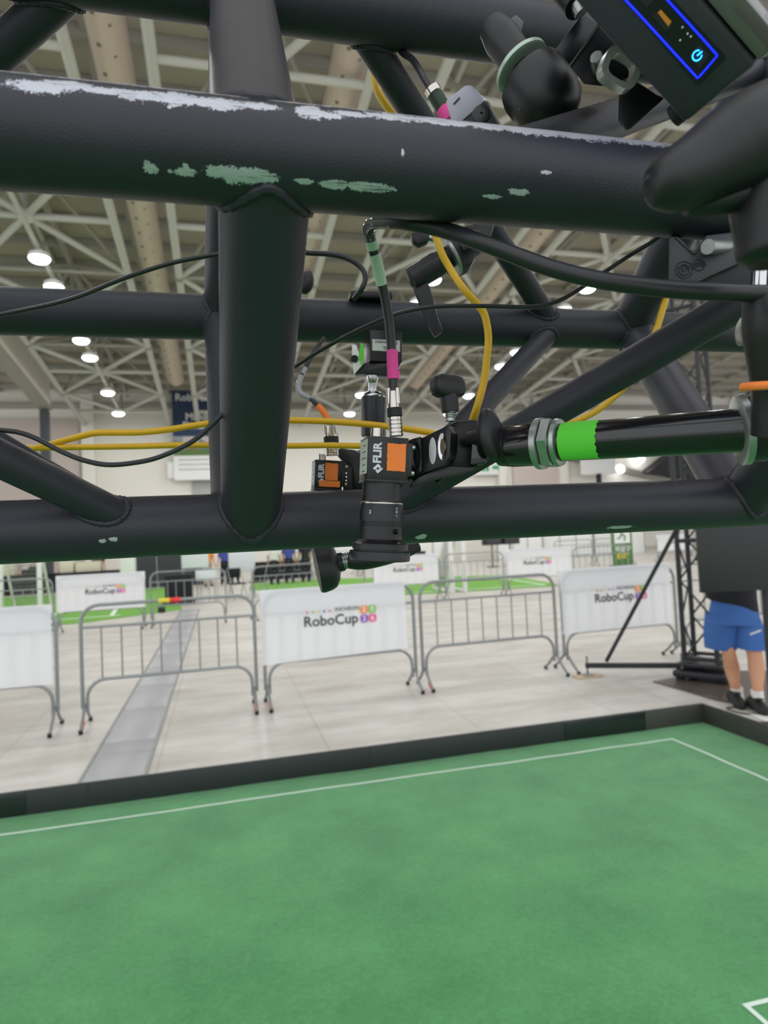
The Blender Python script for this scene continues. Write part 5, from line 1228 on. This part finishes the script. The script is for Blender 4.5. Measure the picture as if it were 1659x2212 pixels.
# super clamp with tapered handle
su = thing('super_clamp', P(1170, 210, .50), 'black super clamp with tapered wing handle and pale green disc, top right', 'clamp')
axs = (P(1138, 158, .46) - P(1068, 62, .47)).normalized(); s0 = P(1062, 55, .47)
fin(MB().lathe([(0, .0075), (.0015, .0105), (.014, .0130), (.016, .0130), (.0375, .0118), (.038, .0105), (.046, .0100)], s0, axs, 36), 'handle', 'black', su)
fin(MB().prism([P(*q, .463) for q in ((1088, 53), (1114, 31), (1131, 47), (1121, 86), (1105, 72))], RDT, .006, .001), 'handle_wing', mat('grey_plastic', (82, 84, 88), .5), su)
fin(MB().lathe([(.0405, .0185), (.0412, .0198), (.0440, .0198), (.0447, .0185)], s0, axs, 44), 'disc', mat('pale_green_steel', (185, 205, 188), .35, metal=.3), su)
mb = MB(); pv = None
for i, (h_, s_) in enumerate(((.0445, .80), (.047, 1.0), (.052, 1.06), (.068, 1.05), (.077, .97), (.083, .80), (.087, .55), (.089, .25))):
    k = mb.ring(s0 + axs * h_ + RT * .004 - UP * .006, basis(axs)[0], basis(axs)[1], .0232 * s_, 40)
    if pv: mb.skinr(pv, k)
    else: mb.bm.faces.new(k)
    pv = k
mb.bm.faces.new(pv); fin(mb, 'clamp_drum', mat('drum_black', (24, 24, 27), .4), su, sharp=40)
fin(MB().tube([P(1170, 132, .452), P(1148, 185, .445), P(1122, 238, .447)], .0006, 6, 4), 'mould_seam', mat('seam_grey', (90, 90, 92), .5), su)
# bracket arms
fin(MB().prism([P(*q, .44) for q in ((1252, 38), (1262, 28), (1300, 55), (1232, 138), (1222, 130), (1194, 122), (1190, 118))], RDT, .02, .001), 'upper_arm', 'anod', su)
fin(MB().prism([P(*q, .415) for q in ((1230, 142), (1294, 52), (1345, 110), (1375, 150), (1345, 185), (1300, 186), (1262, 182))], RDT, .02, .001), 'lower_arm', 'black', su)
fin(MB().prism([P(*q, .4145) for q in ((1229, 141), (1292, 51), (1295, 54), (1232, 144))], -FW, .0006), 'edge_rib', 'zinc', su)
fin(MB().cyl(P(1257, 28, .43), P(1246, 8, .43), .0048, seg=18), 'threaded_rod', 'zinc', su)
fin(MB().cyl(P(1248, 14, .43), P(1215, -38, .44), .0085, .0105, 24), 'upper_handle', 'black', su)
fin(MB().lathe([(0, .0034), (.0005, .0038), (.004, .0038), (.006, .0042), (.012, .0042)], P(1288, 122, .398), (FW + RT * .5).normalized(), 24), 'bolt_head', 'zinc', su)
# shackle link
ll = fin(MB(), 'link', 'zinc', su) if False else None
mb = MB(); lo, li = [], []
lc = P(1337, 152, .385); lu, lv = (RT * .88 - UP * .40 + FW * .15).normalized(), (UP * .85 + RT * .35 - FW * .2).normalized(); lw = lu.cross(lv).normalized()
for z_ in (-.0045, .0045):
    for r_, st in ((1, lo), (.66, li)):
        st.append([mb.bm.verts.new(lc + lu * (.0118 * r_ * abs(math.cos(a)) ** .6 * (1 if math.cos(a) > 0 else -1)) + lv * (.0092 * r_ * abs(math.sin(a)) ** .6 * (1 if math.sin(a) > 0 else -1)) + lw * z_) for a in [2 * PI * (i + .5) / 36 for i in range(36)]])
mb.skinr(lo[0], lo[1]); mb.skinr(li[0], li[1]); mb.skinr(lo[0], li[0]); mb.skinr(lo[1], li[1])
fin(mb, 'steel_link', mat('bright_zinc', (215, 216, 212), .3, metal=.55), su)
fin(MB().prism([P(*q, .40) for q in ((1339, 178), (1362, 166), (1420, 205), (1438, 212), (1365, 278), (1355, 283), (1348, 280), (1338, 262))], RDT, .012, .0015), 'jaw_plate', 'black', su)
fin(MB().prism([P(*q, .47) for q in ((1260, 270), (1298, 252), (1327, 267), (1318, 285), (1290, 300), (1240, 290))], RDT, .02, .002), 'rubber_pad', 'rubber', su)
# mini computer
nc = thing('mini_computer', P(1500, 200, .36), 'black mini computer with glowing blue front frame and power button, top right', 'computer')
nf = -(ray(1400, 120).normalized() + (RT * .76 + UP * .65) * .42).normalized(); p0_ = P(1450, 120, .34)
def nq(x, y, o=0.0): return onp(x, y, p0_, nf) + nf * o
ed = (nq(1640, 135) - nq(1480, 270)); el = (nq(1480, 270) - nq(1240, 0)).normalized()
cA, cB = nq(1478, 268), nq(1636, 137); cC, cD = cB - el * .12, cA - el * .12
fin(MB().prism([cA, cB, cC, cD], -nf, .10, .003), 'case', mat('computer_case', (42, 46, 50), .55, bump=.2, bscale=2500), nc)
inset = [nq(*q, .0002) for q in ((1505, 182), (1513, 180), (1567, 126), (1565, 118), (1400, -60), (1300, -60))]
fin(MB().prism(inset, nf, .0004), 'front_inlay', mat('inlay_black', (12, 12, 14), .4), nc)
loop = [nq(*q, .0009) for q in ((1305, -52), (1353, 0), (1404, 55), (1454, 110), (1490, 149), (1502, 162), (1507, 167), (1513, 163), (1544, 127), (1549, 120), (1545, 113), (1496, 58), (1443, 0), (1395, -52))]
fin(MB().tube(loop, .00045, 8, 3), 'light_frame', 'green_led', nc)
po = fin(MB().prism([nq(*q, .0007) for q in ((1411, 34), (1425, 22), (1455, 54), (1441, 68))], nf, .0002), 'usb_port', 'blackmatte', nc)
fin(MB().prism([nq(*q, .0011) for q in ((1422, 26), (1429, 20), (1452, 46), (1445, 56))], nf, .0003), 'usb_tongue', mat('usb_orange', (215, 140, 40), .5), nc)
fin(MB().prism([nq(*q, .0007) for q in ((1378, -6), (1396, -18), (1412, 2), (1398, 16))], nf, .0002), 'usb_port', 'blackmatte', nc)
cp = nq(1507, 119, .0012); eu = (nq(1517, 119) - nq(1507, 119)).normalized(); ev = nf.cross(eu).normalized()
if ev.dot(UP) < 0: ev = -ev
ang0 = math.radians(40)
fin(MB().tube([cp + (eu * math.cos(a) + ev * math.sin(a)) *   .0022 for a in [ang0 + .6 + (2 * PI - 1.2) * i / 18 for i in range(19)]], .0003, 8, 1), 'power_ring', 'led2', nc)
fin(MB().cyl(cp, cp + (eu * math.cos(ang0) + ev * math.sin(ang0)) * .0026, .00035, seg=8), 'power_bar', 'led2', nc)
fin(MB().prism([nq(*q, .0006) for q in ((1490, 120), (1511, 96), (1532, 120), (1511, 148))], nf, .0001), 'power_button', 'blackmatte', nc)
for (x, y) in ((1475, 58), (1486, 72), (1470, 86), (1493, 78)): fin(MB().cyl(nq(x, y, .0007), nq(x, y, .001), .0005, seg=10), 'front_icon', 'logo', nc)
fin(MB().cyl(nq(1534, 175, .0001), nq(1534, 175, .0004), .0008, seg=14), 'pin_hole', 'blackmatte', nc)
# clear top lid
tn = (cB - cA).normalized()
fin(MB().prism([cB + nf * -.001 + tn * .0005, cC + nf * -.001 + tn * .0005, cC - nf * .099 + tn * .0005, cB - nf * .099 + tn * .0005], tn, .012, .002), 'glossy_lid', 'acryl', nc)
for k in range(2): fin(MB().cyl(cB - el * (.012 + .09 * k) - nf * .012 + tn * .012, cB - el * (.012 + .09 * k) - nf * .012 + tn * .014, .003, seg=18), 'lid_screw', 'chrome', nc)
fin(MB().cyl(cA - el * .006 - nf * .015, cA + (cA - cB).normalized() * .006 - el * .006 - nf * .015, .006, seg=20), 'rubber_foot', 'rubber', nc)

# marked clamp plate
cp_ = thing('super_clamp', P(1530, 570, .385), 'dark cast clamp plate with round test marks and 2008, under the wing knob', 'clamp')
zq = .385; RDP = ray(1530, 560).normalized()
fin(MB().prism([P(*q, zq) for q in ((1444, 607), (1446, 511), (1466, 511), (1490, 538), (1498, 544), (1506, 538), (1525, 508), (1600, 500), (1602, 566), (1590, 573), (1550, 590), (1508, 610))], RDP, .02, .0012), 'jaw_plate', mat('cast_dark', (62, 62, 68), .55, bump=.4, bscale=1200), cp_)
fin(MB().cyl(P(1529, 533, zq - .010), P(1572, 533, zq + .004), .0042, seg=28), 'pivot_pin', 'zinc', cp_)
fin(MB().tube([P(1458, 513, zq - .0002), P(1490, 543, zq - .0002), P(1498, 549, zq - .0002), P(1507, 543, zq - .0002), P(1524, 517, zq - .0002)], .0004, 6, 4), 'rim_groove', 'blackmatte', cp_)
for (x, y, r_, sd) in ((1478, 583, 19, 8), (1478, 583, 12, 8), (1510, 573, 12, 24)):
    fin(MB().tube([P(x + r_ * math.cos(a), y + r_ * math.sin(a), zq - .0002) for a in [2 * PI * i / sd for i in range(sd)]], .00032, 6, 1, closed=True), 'cast_ring', 'blackmatte', cp_)
text('TÜV', P(1478, 582, zq - .0003), RT + UP * .12, UP, .0042, 'blackmatte', cp_, .02, .0002)
text('2008', P(1510, 572, zq - .0003), RT + UP * .12, UP, .0042, 'blackmatte', cp_, .02, .0002)
fin(MB().prism([P(*q, zq + .003) for q in ((1506, 608), (1600, 566), (1660, 560), (1665, 625), (1500, 622))], RDP, .02, .001), 'lower_body', 'blackmatte', cp_)
fin(MB().cyl(P(1640, 585, .37), P(1638, 622, .37), .0042, seg=12), 'ribbed_bolt', 'chrome', cp_)
# large soft black wing knob right in the foreground
wk = thing('wing_knob', P(1600, 560, .27), 'large blurred black wing knob at the right edge in front of the chord', 'knob')
mb = MB()
mb.tube([P(1398, 412, .262), P(1401, 411, .262), P(1412, 408, .262), P(1432, 400, .262), P(1460, 389, .262), P(1510, 365, .262), P(1570, 330, .262), (P(1650, 290, .262)), P(1760, 250, .27)], [.001, .0045, .0080, .0108, .0126, .0146, .0172, .0190, .0190], 40, 8)
fin(mb, 'wing', 'black', wk, sharp=70)
mb = MB(); mb.tube([P(1668, 380, .27), P(1660, 440, .27), P(1666, 500, .27), P(1671, 548, .27), P(1672, 566, .27)], [.0175, .0150, .0142, .0136, .010], 32, 6); fin(mb, 'knob_neck', 'black', wk, sharp=60)
fin(MB().tube([P(1480, 445, .268), P(1550, 430, .268), P(1640, 400, .268)], [.004, .0065, .008], 20, 6), 'wing_rib', 'black', wk)
